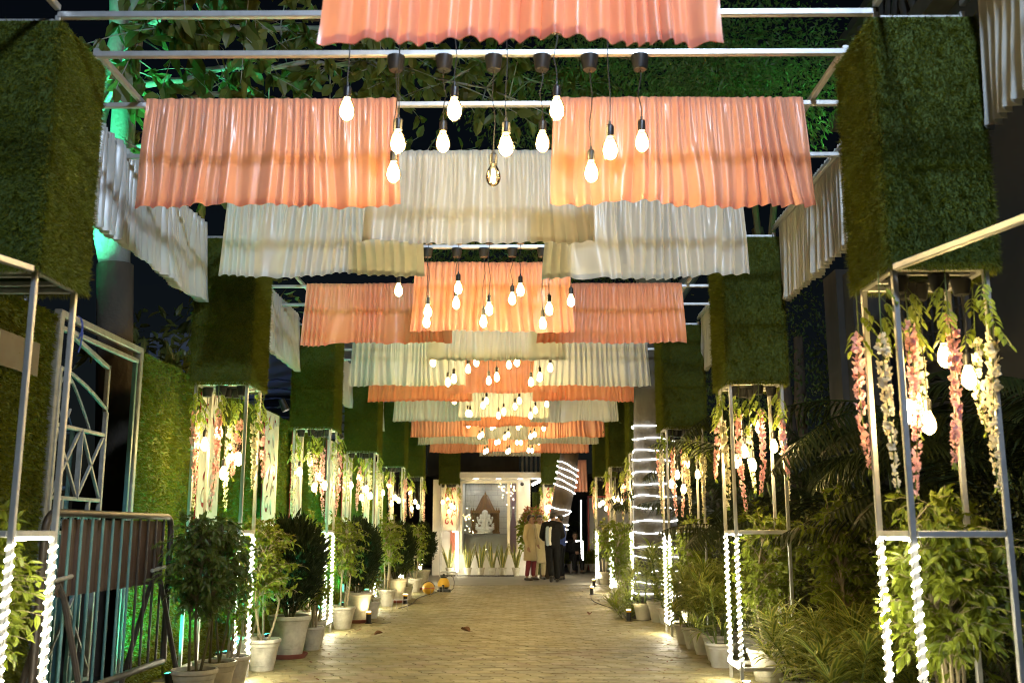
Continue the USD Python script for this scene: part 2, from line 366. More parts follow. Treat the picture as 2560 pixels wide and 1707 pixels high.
def paver_mesh(mb, r, c, rng):
    o = paver_outline(r, c); n = len(o); ce = o.mean(0); z = rng.normal(0, .0011); tilt = rng.normal(0, .006, 2)
    zz = lambda p: z + (p - ce) @ tilt
    inn = ce + (o - ce) * (1 - .0035 / np.linalg.norm(o - ce, axis=1, keepdims=True))
    v = np.vstack([np.c_[inn, zz(inn)], np.c_[o, zz(o) - .0035], np.c_[o, np.full(n, -.012)]])
    f = [[i, n + i, n + (i + 1) % n, (i + 1) % n] for i in range(n)] + [[n + i, 2 * n + i, 2 * n + (i + 1) % n, n + (i + 1) % n] for i in range(n)]
    mb.add(np.c_[[ce], [[zz(ce)]]], np.zeros((0, 3), int))
    mb.add(v, f); b = mb.n - 3 * n
    mb.F.append(np.array([[b - 1, b + i, b + (i + 1) % n] for i in range(n)]))
rng = np.random.default_rng(11)
rest, done = MB(), 0
for r in range(int((24.55 - PY0) / PD)):
    y = PY0 + r * PD
    for c in range(25):
        x = -2.9 + c * PW
        seen = y > 8.62 and abs(x - .1) < 2.05
        if seen and done < 300:
            one = MB(); paver_mesh(one, r, c, rng)
            part(path, 'paver', one, f'paver_{ordn(rng.choice(4, p=[.4, .25, .15, .2]))}'); done += 1
        else: paver_mesh(rest, r, c, rng)
part(path, 'paver', rest, 'paver_mixed', kind='stuff')

# ------------------------------------------------------------------ towers with turf boxes
TX, HX, HY = 2.41, .23, .225
p = TOWER = proto('tower')
for sx in (-1, 1):
    for sy in (-1, 1):
        part(p, 'leg', MB().bar((sx * HX, sy * HY, 0), (sx * HX, sy * HY, 4.0), .029), 'aluminium')
for z, nm in ((1.28, 'mid_rail'), (.13, 'base_rail'), (2.600, 'lower_rail'), (3.965, 'top_rail')):
    for s in (-1, 1):
        part(p, nm, MB().bar((-HX + .02, s * HY, z), (HX - .02, s * HY, z), .032), 'aluminium')
        part(p, nm, MB().bar((s * HX, -HY + .02, z), (s * HX, HY - .02, z), .032), 'aluminium')
for s in (-.09, .1): part(p, 'lamp_bar', MB().bar((-HX + .02, s, 2.608), (HX - .02, s, 2.608), .025), 'aluminium')
trng = np.random.default_rng(3)
B, Z0, Z1 = .275, 2.61, 3.95
for (o, u, v) in (((-B, -B, Z0), (2 * B, 0, 0), (0, 0, Z1 - Z0)), ((B, B, Z0), (-2 * B, 0, 0), (0, 0, Z1 - Z0)),
                  ((B, -B, Z0), (0, 2 * B, 0), (0, 0, Z1 - Z0)), ((-B, B, Z0), (0, -2 * B, 0), (0, 0, Z1 - Z0))):
    o, u, v = map(np.array, (o, u, v)); nn = unit(np.cross(u, v))
    mb = MB().box(o - nn * .012 + unit(u) * .002, o + u + v - unit(u) * .002)
    pp = part(p, 'turf_panel', mb, 'turf_base')
    bl = blades(MB(), o + v * 0, u, v, 17000, .032, trng, w=.0024)
    blades(bl, o - unit(v) * .022, u, unit(v) * .035, 900, .042, trng, down=1.4, w=.0024)
    blades(bl, o, u * .02 - nn * .01, v, 700, .044, trng, lean=.9, w=.0026); blades(bl, o + u * .98, u * .02 - nn * .01, v, 700, .044, trng, lean=.9, w=.0026)
    for q in (trng.uniform(.35, .6), ): blades(bl, o + v * q, u, v * .012, 420, .046, trng, lean=.9, w=.0026)      # the seam between two mats
    for q in range(26): blades(bl, o + u * trng.random() * .95 + v * trng.random() * .97, u * .04, v * .02, 26, .052, trng, lean=.8, w=.0026)
    part(pp, 'turf_blades', bl, 'turf_blade', kind='stuff')

def rope_coil(mb, x, y, z0, z1, R=.0195, r=.0046, pitch=.053, ph=0.0):
    n = int((z1 - z0) / pitch * 9); t = np.linspace(0, 1, n); a = ph + 2 * PI * (z1 - z0) / pitch * t
    q = R * (1 - .06 * np.cos(4 * a))
    mb.tube(np.stack([x + q * np.cos(a), y + q * np.sin(a), z0 + (z1 - z0) * t], 1), r, sides=5); return mb
ROPE = {}
for s in (-1, 1):
    p = ROPE[s] = proto('rope'); ix = -s * HX
    for sy in (-1, 1): part(p, 'coil', rope_coil(MB(), ix, sy * HY, .16, 1.25, ph=sy), 'rope_glow')
    part(p, 'top_strip', MB().tube([(ix, -HY + .03, 1.255), (ix, -HY + .16, 1.256)], .007, 5), 'rope_glow')
    part(p, 'top_strip', MB().tube([(ix + s * .03, HY, 1.255), (ix + s * .14, HY, 1.255)], .007, 5), 'rope_glow')
    for dz in (0, .022):
        part(p, 'base_strip', MB().tube([(ix - s * .024, -HY + .03, .145 + dz), (ix - s * .024, HY - .03, .145 + dz)], .008, 5), 'rope_glow')

# ------------------------------------------------------------------ pendant bulbs
PEAR = [(.0005, -.066), (.012, -.063), (.028, -.053), (.039, -.036), (.0430, -.015), (.0405, .008), (.032, .034), (.0215, .052), (.0165, .066)]
CORE = [(.0005, -.058), (.018, -.053), (.031, -.037), (.0355, -.016), (.032, .008), (.022, .030), (.010, .042), (.0005, .044)]
PEND = {}
def pendant(d, dim=False, cap=True):
    d = round(d / .02) * .02; k = (round(d, 2), dim, cap)
    if k in PEND: return PEND[k]
    p = PEND[k] = proto('pendant')
    if cap: part(p, 'lamp_cap', MB().lathe([(.001, -.085), (.036, -.085), (.040, -.08), (.052, -.01), (.052, 0), (.001, 0)], 14), 'black_plastic', smooth=40)
    t = np.linspace(0, 1, 7); top = -.08 if cap else 0.0
    part(p, 'cord', MB().tube(np.stack([(.016 * np.sin(t * 6 + d * 9) + .006 * np.sin(t * 13 + d * 40)) * t * (1 - t) * 3, .012 * np.cos(t * 5 + d * 20) * t * (1 - t) * 3, top + (-d + .135 - top) * t], 1), .0032, 5), 'black_rubber')
    part(p, 'socket', MB().lathe([(.001, -d + .062), (.0205, -d + .062), (.0215, -d + .068), (.0215, -d + .118), (.016, -d + .128), (.007, -d + .132), (.006, -d + .15), (.001, -d + .15)], 12), 'black_plastic', smooth=40)
    g = part(p, 'bulb', MB().lathe(PEAR, 16, (0, 0, -d)), 'bulb_glass', smooth=True)
    if dim:
        f = MB()
        for i in range(6):
            a = i * PI / 3; f.tube([(.006 * math.cos(a), .006 * math.sin(a), -d + .035), (.013 * math.cos(a), .013 * math.sin(a), -d - .035)], .0016, 5)
        part(g, 'filament', f, 'filament_glow')
    else: part(g, 'filament', MB().lathe(CORE, 9, (0, 0, -d)), ('bulb_glow', 'bulb_glow_soft', 'bulb_glow', 'bulb_glow_strong')[int(round(d * 50)) % 4])
    return p

BEAM = 3.985     # underside of the overhead beams
def cluster(k, y, row, cx, highs, extra=None):
    for i in range(6):
        d = BEAM - (3.46 if (i % 2 == 0) == highs else 3.26) + RNG.normal(0, .018)
        dim = (k, row, i) == (0, 1, 2)
        lab = f"{'dim bulb showing its bare filaments' if dim else 'glowing pear bulb'}, {ordn(i)} from left in {'front' if row == 0 else 'back'} row of {ordn(k)} overhead cluster"
        thing('pendant_bulb', lab, 'light bulb', (cx + (i - 2.5) * .278 + RNG.normal(0, .008), y, BEAM), RNG.random() * 6, 'bulbs hanging over the path', pendant(d, dim))
for k in range(6):
    a, b = ((.075, .28), (-.14, .08), (-.16, 0), (-.14, .06), (-.1, .1), (-.12, .08))[k]
    cluster(k, 4.9 + 4 * k, 0, a, True); cluster(k, 5.35 + 4 * k, 1, b, False)

# ------------------------------------------------------------------ flower garlands
def garland(seed, colour, length):
    p = proto('garland'); r = np.random.default_rng(seed)
    top = .20 + .12 * r.random(); n = 16; t = np.linspace(0, 1, n)
    cx = .025 * np.sin(t * 4 + r.random() * 6) * t; cy = .025 * np.cos(t * 5 + r.random() * 6) * t; z = -length * t
    C = np.stack([cx, cy, z], 1)
    part(p, 'stem', MB().tube(C, .0035, 5), 'green_stem')
    def at(zz): return np.stack([np.interp(zz, -z, cx), np.interp(zz, -z, cy), -zz], 1)
    # leaf sprays
    mb = MB(); tw = MB()
    for i in range(4):
        zz = .05 + top * .8 * i / 3; b = at(np.array([zz]))[0]; a = r.random() * 6.28
        d = np.array([math.cos(a), math.sin(a), -.9]); L = .08 + .05 * r.random(); s = np.linspace(0, 1, 6)[:, None]
        line = b + s * unit(d) * L + np.array([0, 0, -.05]) * s ** 2
        tw.tube(line, .0018, 4)
        side = unit(np.cross(d, [0, 0, 1.0]))
        for j in (2, 3, 4):
            for sg in (-1, 1):
                leaves(mb, [line[j]], [unit(d) * .5 + side * sg * .8 + np.array([0, 0, -.35])], [[math.cos(a) * .3, math.sin(a) * .3, 1]], .052 + .018 * r.random(), .029, droop=.4)
        leaves(mb, [line[-1]], [d], [[math.cos(a), math.sin(a), .6]], .060, .029)
    q = part(p, 'leaf_spray', mb, 'vine_leaf', kind='stuff'); part(q, 'twig', tw, 'green_stem')
    # blossoms: four broad petals each
    nb = int(120 * (length - top)); zz = top + (length - top) * np.sort(r.random(nb)) ** .9; base = at(zz)
    tail = 1 - .55 * np.clip((zz - top) / (length - top), 0, 1) ** 2.5
    a = r.random(nb) * 6.28; out = np.stack([np.cos(a), np.sin(a), -.25 + .3 * r.normal(size=nb)], 1)
    ce = base + out * (.015 + .013 * r.random((nb, 1))) * tail[:, None]
    pm = MB()
    for kq in range(4):
        ax = perp(out, r); dd = unit(ax + .35 * out)
        leaves(pm, ce, dd, unit(out + .3 * r.normal(size=out.shape)), (.023 + .012 * r.random(nb)) * tail, (.026 * tail), fold=-.25, droop=.4)
    part(p, 'blossoms', pm, colour, kind='stuff')
    tipm = MB()
    for i in range(5): leaves(tipm, at(np.array([length - .02])), [[r.normal() * .3, r.normal() * .3, -1]], [[1, 0, 0]], .05, .010)
    part(p, 'tip', tipm, 'vine_leaf')
    return p
GAR = {'white': [garland(40 + i, 'cream_petal', l) for i, l in enumerate((1.10, .94, .80))], 'pink': [garland(60 + i, 'pink_petal', l) for i, l in enumerate((1.12, .98, .84))]}
GPOS = [(-.30, -.20, 'white', 'at the inner front corner'), (-.13, -.10, 'pink', 'just inside the inner posts'), (.02, -.24, 'pink', 'at the middle of the front'),
        (.21, -.26, 'white', 'at the outer front corner'), (.13, .06, 'pink', 'near the centre'), (.30, .08, 'white', 'on the outer side'),
        (-.27, .23, 'pink', 'at the inner back corner'), (.04, .24, 'white', 'at the middle of the back')]
TBULB = [(.04, -.12, .36, 'highest'), (-.06, .08, .56, 'third highest'), (-.15, -.05, .64, 'second lowest'), (.02, .1, .70, 'lowest'), (.19, -.02, .48, 'second highest')]

# ------------------------------------------------------------------ place the towers with their ropes, bulbs and garlands
TOW = []
for k in range(6):
    for s in (-1, 1): TOW.append((s, k, s * TX, 5.125 + 4 * k, f"{ordn(k)} {'left' if s < 0 else 'right'} tower"))
TOW += [(-1, 6, -1.76, 29.05, 'last left tower'), (1, 6, 1.18, 29.05, 'last right tower')]
for s, k, x, y, nm in TOW:
    sd = 'left' if s < 0 else 'right'
    end = 'beside the shrine' if k == 6 else 'of the path'
    thing('turf_tower', f"metal tower with a green turf box, {'last' if k == 6 else ordn(k)} on the {sd} {end}", 'decorative tower', (x, y, 0), 0, 'turf towers along the path', TOWER)
    thing('rope_light', f"white rope light coiled on the inner legs of the {nm}", 'rope light', (x, y, 0), 0, 'rope lights on tower legs', ROPE[s])
    for gx, gy, d, q in (() if (s, k) == (-1, 0) else TBULB):
        thing('pendant_bulb', f"{q} glowing pear bulb hanging inside the {nm}", 'light bulb', (x + s * gx, y + gy + RNG.normal(0, .02), 2.590), RNG.random() * 6, 'bulbs hanging in the towers', pendant(d + .055 + RNG.normal(0, .02)))
    for i, (gx, gy, col, q) in enumerate(GPOS):
        if (s, k) == (-1, 0) or i == 4 or (k in (4, 5) and i in (1, 5)) or (k == 6 and i in (1, 3, 4, 5)): continue
        if (k + i) % 5 == 4: col = 'white' if col == 'pink' else 'pink'
        thing('flower_garland', f"{col} artificial wisteria garland hanging {q} of the {nm}", 'garland', (x + s * gx, y + gy, 2.59), RNG.random() * 6.28, 'flower garlands on the towers', GAR[col][int(RNG.integers(3))])

# ------------------------------------------------------------------ overhead frames
ROWS = (6.05, 6.95, 7.87)
OUT = TX + HX
for k in range(-1, 6):
    y0 = 4.9 + 4 * k
    lab = f"{'nearest' if k < 0 else ordn(k)} bay of silver square tube beams spanning over the path" if k >= 0 else 'silver square tube beams passing overhead in front of the first towers'
    f = thing('overhead_frame', lab, 'metal frame', (0, 0, 0), 0, 'overhead beam frames')
    for yy in (y0, y0 + .45):
        if k >= 0: part(f, 'beam', MB().bar((-TX + HX, yy, 4.005), (TX - HX, yy, 4.005), .036), 'aluminium')
    if k >= 0:
        for yy, cx in ((y0, -.05), (y0 + .45, .12)):
            w = np.linspace(-1.3, 1.3, 60); wz = 4.03 - .055 * np.abs(np.sin((w - cx) * PI / .278)) * (.4 + .6 * np.abs(np.sin(w * 4 + yy))); part(f, 'wiring', MB().tube(np.stack([w + cx, yy + .024 + .01 * np.sin(w * 11), wz], 1), .0035, 5), 'black_rubber')
    for r in ROWS: part(f, 'beam', MB().bar((-OUT, 4 * k + r, 4.005), (OUT, 4 * k + r, 4.005), .034), 'aluminium')
    if k < 5:
        for x in (-OUT, -TX + HX, TX - HX, OUT):
            part(f, 'side_rail', MB().bar((x, y0 + .47, 4.042), (x, y0 + 3.98, 4.042), .034), 'aluminium')

# ------------------------------------------------------------------ curtains
def curtain_mesh(W, H, seed, deep=1.0):
    """gathered cloth: tight puckers at the top that run together into broader folds below"""
    n1, n2 = W * 11.5, W * 27.0
    U, Vn = int(W * 260), 18
    u = np.linspace(0, 1, U); v = np.linspace(0, 1, Vn) ** .85
    uu, vv = np.meshgrid(u, v)
    nz = lambda s, k, q=1.0: meshkit.noise(np.stack([uu * s + k * 7.3, vv * q + k, np.full_like(uu, seed * 1.7)], -1), seed + k)
    p1 = 2 * PI * (n1 * uu + (3.6 if W < 2 else 1.6) * (nz(n1 * .28, 1, .25) - .5) + .9 * (nz(6, 9, 1.2) - .5) * vv); p2 = 2 * PI * (n2 * uu + 1.4 * (nz(n2 * .3, 2, .3) - .5))
    A1 = (.0075 + .0125 * vv ** .7) * (.12 + 1.75 * nz(n1 * .33, 3, .5)); A2 = .0075 * (1 - vv) ** 2.6 * (.3 + 1.3 * nz(n2 * .3, 4, .6))
    fold = lambda p: np.sin(p) + .30 * np.sin(2 * p + .9)
    p0 = 2 * PI * (W * 3.1 * uu + 1.8 * (nz(5, 10, .3) - .5)); y = deep * (A1 * fold(p1) + A2 * fold(p2) + (.024 if W < 2 else .006) * vv * np.sin(p0)) + .05 * (nz(2.5 * W / 1.6, 5, .4) - .5) * vv * (1 if W < 2 else .5) - .012 * vv * vv
    x = (uu - .5) * W * (1 + .05 * vv) + .55 * A1 * np.cos(p1) + .5 * A2 * np.cos(p2) + (.03 if W < 2 else .012) * (nz(3, 8, .6) - .5) * vv * np.minimum(1, 6 * np.minimum(uu, 1 - uu) + .3)
    z = .02 - .010 * nz(5, 11, .1) - vv * H * (1 + (.085 if W < 2 else .04) * (nz(n1 * .2, 6, .1) - .5) * vv) + .004 * np.sin(p2) * (1 - vv) ** 6 + .007 * np.sin(p1 + 1.2) * vv ** 5
    top = [np.stack([x[0], y[0] * .3 + .026, z[0] - .045], -1), np.stack([x[0], y[0] * .3 + .020, z[0] + .004], -1)]      # wraps over the beam
    g = np.concatenate([np.stack(top), np.stack([x, y - .026, z], -1)]).reshape(-1, 3); Vn += 2
    i, j = np.meshgrid(np.arange(Vn - 1), np.arange(U - 1), indexing='ij'); a = i * U + j
    q = np.stack([a, a + 1, a + U + 1, a + U], -1).reshape(-1, 4)
    cut = (Vn - 2) * (U - 1)
    return g, q[:cut], q[cut:], U
def curtain(name_label, W, H, loc, rz, matn, group, seed, cat='curtain'):
    t = thing('curtain', name_label, cat, loc, rz, group)
    v, f, hem, U = curtain_mesh(W, H, seed, 1.0 if W < 2 else 1.9)
    part(t, 'cloth', (v[:f.max() + 1], f), matn, smooth=True)
    k = hem.min(); hv = v[k:].copy(); hv[:, 1] -= .0025; hv2 = v[k:].copy(); hv2[:, 1] += .0025; m = len(hv); i = np.arange(U - 1)
    mb = MB().add(hv, hem - k).add(hv2, (hem - k)[:, ::-1]); mb.add(np.vstack([hv[-U:], hv2[-U:]]), np.stack([i, i + 1, U + i + 1, U + i], 1))
    part(t, 'hem', mb, matn, smooth=True)
SEQ = ['PP', 'WC', 'WP', 'PC']
i = 0
for j, (k, r) in enumerate([(-1, 2)] + [(k, r) for k in range(6) for r in range(3)]):
    code = SEQ[(j - 1) % 4]; y = 4 * k + ROWS[r] - (.02 if j else .02)
    col, m = ('peach', 'peach_satin') if code[0] == 'P' else ('white', 'white_satin')
    o19 = [ordn(i) for i in range(10)] + ['eleventh', 'twelfth', 'thirteenth', 'fourteenth', 'fifteenth', 'sixteenth', 'seventeenth', 'eighteenth', 'nineteenth']
    where = f'{o19[j]} row from the camera'
    H = .715 + .015 * math.sin(j * 2.1) + (.05 if j == 0 else 0)
    if code[1] == 'C':
        curtain(f"pleated {col} satin curtain over the middle of the path, {where}", 1.60, H, (.29 if j == 0 else 0.0, y, 4.015), 0, m, 'curtains over the path', 100 + j)
    else:
        for s in (-1, 1):
            curtain(f"pleated {col} satin curtain on the {'left' if s < 0 else 'right'}, {where}", 1.60, H, (s * 1.31, y, 4.015), 0, m, 'curtains over the path', 200 + 2 * j + (s > 0))
for k in range(-1, 5):
    for s in (-1, 1):
        sd = 'left' if s < 0 else 'right'
        lab = f"long white pleated curtain " + (f"at the {sd} edge before the first {sd} tower" if k < 0 else f"hanging between the {ordn(k)} and {ordn(k + 1)} {sd} towers")
        curtain(lab, 3.36, .74, (s * (OUT + .015), 4 * k + 7.12, 4.06), PI / 2, 'white_satin', 'curtains along the sides', 300 + 2 * k + (s > 0))
# ------------------------------------------------------------------ turf walls behind the left towers
p = WALL4 = proto('turf_wall'); wr = np.random.default_rng(21)
WH = 2.79
for q in range(4):
    def surf(y, z, q=q): return .05 * meshkit.noise(np.stack([y * 2.6 + q * 3.1, z * .8, np.zeros_like(y)], -1), 5) + .02 * np.sin(PI * np.clip(y - q, 0, 1))
    yy, zz = np.meshgrid(np.linspace(q + .006, q + .994, 14), np.linspace(0.02, WH - .02 * (q % 2), 12), indexing='ij')
    v = np.stack([surf(yy, zz), yy, zz], -1).reshape(-1, 3)
    i, j = np.meshgrid(np.arange(13), np.arange(11), indexing='ij'); a = i * 12 + j
    mb = MB().add(v, np.stack([a, a + 12, a + 13, a + 1], -1).reshape(-1, 4)).box((-.03, q + .006, .02), (-.012, q + .994, WH - .03))
    pp = part(p, 'turf_panel', mb, 'turf_base', smooth=50)
    n = 13000; y = q + wr.random(n); z = WH * wr.random(n); z[:500] = WH - .02 * (q % 2) - .02 * wr.random(500)
    P = np.stack([surf(y, z), y, z], 1); dd = unit(np.array([1, 0, -.45]) + wr.normal(size=(n, 3)) * .5); s = unit(np.cross(dd, wr.normal(size=(n, 3)))) * .006
    b = MB().add(np.stack([P - s, P + s, P + dd * (.025 + .03 * wr.random((n, 1)))], 1).reshape(-1, 3), np.arange(3 * n).reshape(-1, 3))
    part(pp, 'turf_blades', b, 'turf_blade', kind='stuff')
WX = -2.99
thing('turf_wall', 'turf covered wall left of the open white gate, nearest to camera', 'turf wall', (WX, 2.80, 0), 0, 'turf walls on the left', WALL4)
for k in range(4):
    thing('turf_wall', f"turf covered wall behind the potted plants {'beside the gate, ' if k == 0 else ''}between {ordn(k + 1)} and {ordn(k + 2)} left towers", 'turf wall', (WX, 8.38 + 4.003 * k, 0), 0, 'turf walls on the left', WALL4)

# ------------------------------------------------------------------ white scroll-cut boards with a red backing
def swirl(c, r0, turns, w0, w1, a0, sgn=1, n=26):
    t = np.linspace(0, 1, n); a = a0 + sgn * turns * 2 * PI * t; r = r0 * (1 - .82 * t)
    return unary_union([LineString([(c[0] + r[i] * math.cos(a[i]), c[1] + r[i] * math.sin(a[i])), (c[0] + r[i + 1] * math.cos(a[i + 1]), c[1] + r[i + 1] * math.sin(a[i + 1]))]).buffer((w0 + (w1 - w0) * math.sin(PI * (i + .5) / n)) / 2, 3) for i in range(n - 1)])
def petal(c, L, w, a):
    t = np.linspace(0, 1, 9); u, v = t * L, w * np.sin(PI * t ** .7) * .5
    q = np.r_[np.c_[u, v], np.c_[u, -.35 * v][::-1]]; R = np.array([[math.cos(a), -math.sin(a)], [math.sin(a), math.cos(a)]])
    return Polygon(q @ R.T + c).buffer(0)
cut = []
for z0, fl in ((.12, 1), (.52, -1), (.95, 1)):
    X = lambda x: .34 + fl * (x - .34)
    cut += [swirl((X(.20), z0 + .14), .115, .95, .014, .052, 1.2 if fl > 0 else 1.9, fl), petal((X(.44), z0 + .02), .23, .11, 1.9 if fl > 0 else 1.24),
            petal((X(.36), z0 + .24), .26, .075, 1.2 if fl > 0 else 1.94), swirl((X(.50), z0 + .33), .075, .8, .012, .040, 4.0 if fl > 0 else 5.4, -fl), petal((X(.14), z0 + .30), .17, .10, .9 if fl > 0 else 2.2), Point(X(.33), z0 + .12).buffer(.016), petal((X(.58), z0 + .12), .18, .03, 1.5)]
panel = sbox(0, 0, .66, 1.41).difference(unary_union(cut).intersection(sbox(.025, .025, .635, 1.385)))
p = SCROLL = proto('scroll_panel')
part(p, 'board', MB().poly(panel, .012, frame((.016, 0, 0), (0, 1, 0), (0, 0, 1), (1, 0, 0))), 'board_white')
part(p, 'backing', MB().box((0, .01, .01), (.010, .65, 1.40)), 'board_red')
SPOTP = proto('spotlight')
part(SPOTP, 'housing', MB().lathe([(.001, .10), (.035, .10), (.042, .09), (.05, -.06), (.044, -.06), (.040, .02), (.001, .02)], 16, (0, 0, 0), (-.45, 0, 1)), 'black_plastic', smooth=40)
part(SPOTP, 'lens', MB().lathe([(.001, -.01), (.041, -.01)], 14, (0, 0, 0), (-.45, 0, 1)), 'spot_glow')
part(SPOTP, 'bracket', MB().bar((-.09, 0, -.02), (0, 0, .06), .014), 'black_plastic')
for k in range(4):
    for y, w in ((9.74 + 4 * k, 'front'), (12.22 + 4 * k, 'back')):
        near = f"{ordn(k + 1)} left tower" if w == 'front' else f"{ordn(k + 2)} left tower"
        thing('scroll_panel', f"white scroll cut board with red backing {'just behind the' if w == 'front' else 'just before the'} {near}", 'decorative panel', (WX + .12, y, 1.34), 0, 'scroll cut panels', SCROLL)
    thing('spotlight', f"small black spotlight above the scroll board before the {ordn(k + 2)} left tower", 'spotlight', (WX + .28, 12.56 + 4 * k, 2.84), 0, 'spotlights above scroll boards', SPOTP)

# ------------------------------------------------------------------ green up-lights behind the pots
UPL = proto('uplight')
part(UPL, 'housing', MB().lathe([(.001, 0), (.05, 0), (.055, .02), (.058, .15), (.052, .15), (.050, .10), (.001, .10)], 14, (0, 0, 0), (-.15, 0, 1)), 'black_plastic', smooth=40)
part(UPL, 'lens', MB().lathe([(.001, .115), (.049, .115)], 12, (0, 0, 0), (-.15, 0, 1)), 'green_glow')
for k in range(4):
    for y, w in ((8.55, 'first'), (9.95, 'second'), (11.6, 'third')):
        thing('uplight', f"green garden uplight at the turf wall, {w} one after the {ordn(k + 1)} left tower", 'uplight', (WX + .42, y + 4 * k, 0), 0, 'green uplights at the turf wall', UPL)

# ------------------------------------------------------------------ potted plants
def pot_parts(p, r, h, material='pot_white', saucer=False, rng=None):
    prof = [(.001, 0), (r * .66, 0), (r * .68, .012), (r * .70, h * .16), (r * .725, h * .17), (r * .90, h * .74), (r * .935, h * .76), (r * .965, h * .86), (r * 1.0, h * .88), (r * 1.04, h * .90), (r * 1.05, h * .96), (r * 1.02, h), (r * .93, h), (r * .90, h * .90)]
    z0 = .035 if saucer else 0
    pot = part(p, 'pot', MB().lathe(prof, 28, (0, 0, z0)), material, smooth=35)
    t = np.linspace(0, 2 * PI, 18, endpoint=False); q = np.random.default_rng(int(r * 1000)).normal(0, .006, 18)
    v = np.vstack([[[0, 0, h * .92 + z0 + .012]], np.c_[r * .905 * np.cos(t), r * .905 * np.sin(t), h * .90 + z0 + q]])
    part(pot, 'soil', MB().add(v, [[0, i + 1, (i + 1) % 18 + 1] for i in range(18)]), 'soil')
    if saucer: part(p, 'saucer', MB().lathe([(.001, 0), (r * .80, 0), (r * .92, .035), (r * .94, .05), (r * .90, .05), (r * .80, .014), (.001, .014)], 26), 'terracotta', smooth=35)
    return h * .9 + z0

def ficus(seed, H, R, potr, poth, n, lm='ficus_leaf', L=.060, stems=4, saucer=False, potm='pot_white', z_lo=.32, stem_m='pale_stem'):
    p = proto('ficus'); r = np.random.default_rng(seed); zs = pot_parts(p, potr, poth, potm, saucer)
    top = H; st = MB(); tips = []
    zc, hz = zs + (top - zs) * (.5 + z_lo * .5), (top - zs) * (.5 - z_lo * .5) * 1.12
    for i in range(stems):
        a = 6.28 * i / stems + r.random(); b = np.array([.04 * math.cos(a), .04 * math.sin(a), zs - .02]); e = np.array([R * .55 * math.cos(a + .4) * r.random(), R * .55 * math.sin(a + .4) * r.random(), zc + hz * (.3 + .5 * r.random())])
        t = np.linspace(0, 1, 8)[:, None]; line = b + (e - b) * t + np.array([.04 * r.normal(), .04 * r.normal(), 0]) * np.sin(PI * t)
        st.tube(line, np.linspace(.0125, .005, 8), 6)
        for _ in range(int(n / stems / 9)):
            q = r.normal(size=3); q = q / np.linalg.norm(q); q = q * (.42 + .62 * r.random()) * (.72 + .75 * meshkit.noise(q * 1.9 + seed * .37, seed)); tip = np.array([q[0] * R, q[1] * R, zc + q[2] * hz])
            c = line[min(7, max(3, int(8 * np.clip((tip[2] - .12 - zs) / (e[2] - zs), .3, .99))))]
            s = np.linspace(0, 1, 5)[:, None]; tw = c + (tip - c) * s + np.array([0, 0, .07]) * np.sin(PI * s) ; tips.append(tw)
            st.tube(tw, np.linspace(.0035, .0012, 5), 4, cap=False)
    part(p, 'stem', st, stem_m)
    P, D, N = [], [], []
    for tw in tips:
        m = 9
        s = .35 + .65 * r.random(m); b = np.stack([np.interp(s, np.linspace(0, 1, 5), tw[:, k]) for k in range(3)], 1)
        d = unit(tw[-1] - tw[0]); dd = unit(d * .5 + r.normal(size=(m, 3)) * .55 + np.array([0, 0, -.45]))
        P.append(b); D.append(dd); N.append(np.array([0, 0, 1.0]) + .5 * r.normal(size=(m, 3)))
    P, D, N = map(np.vstack, (P, D, N)); k = len(P)
    part(p, 'foliage', leaves(MB(), P, D, N, L * (.7 + .6 * r.random(k)), L * .46 * (.8 + .4 * r.random(k)), droop=.5), lm, kind='stuff')
    return p

def thuja(seed, H, R, potr, poth):
    p = proto('thuja'); r = np.random.default_rng(seed); zs = pot_parts(p, potr, poth, 'pot_white', True)
    st = MB()
    for i in range(7):
        a = 6.28 * i / 7; st.tube([(.02 * math.cos(a), .02 * math.sin(a), zs - .02), (R * .35 * math.cos(a), R * .35 * math.sin(a), zs + .25), (R * .5 * math.cos(a + .3), R * .5 * math.sin(a + .3), zs + .6)], [.014, .01, .006], 5)
    part(p, 'stem', st, 'stem')
    n = 5200; u = r.normal(size=(n, 3)); u /= np.linalg.norm(u, axis=1, keepdims=True); z = u[:, 2]
    rad = (.62 + .45 * r.random(n)) * (1 + .42 * (meshkit.noise(u * 3.0 + seed, seed) - .5) - .10 * np.maximum(u[:, 2], 0) + .22 * (meshkit.noise(u * 7 + seed, seed + 1) - .5))
    hz = (H - zs - .10) / 2; c = zs + .10 + hz
    P = np.stack([u[:, 0] * R * rad, u[:, 1] * R * rad, c + z * hz * rad * .97], 1)
    D = unit(u * np.array([.8, .8, .3]) + np.array([0, 0, .9]) + r.normal(size=(n, 3)) * .35)
    part(p, 'foliage', leaves(MB(), P, D, perp(D, r), .055 + .045 * r.random(n), .014 + .012 * r.random(n), fold=.5, droop=.2), 'thuja_leaf', kind='stuff')
    return p

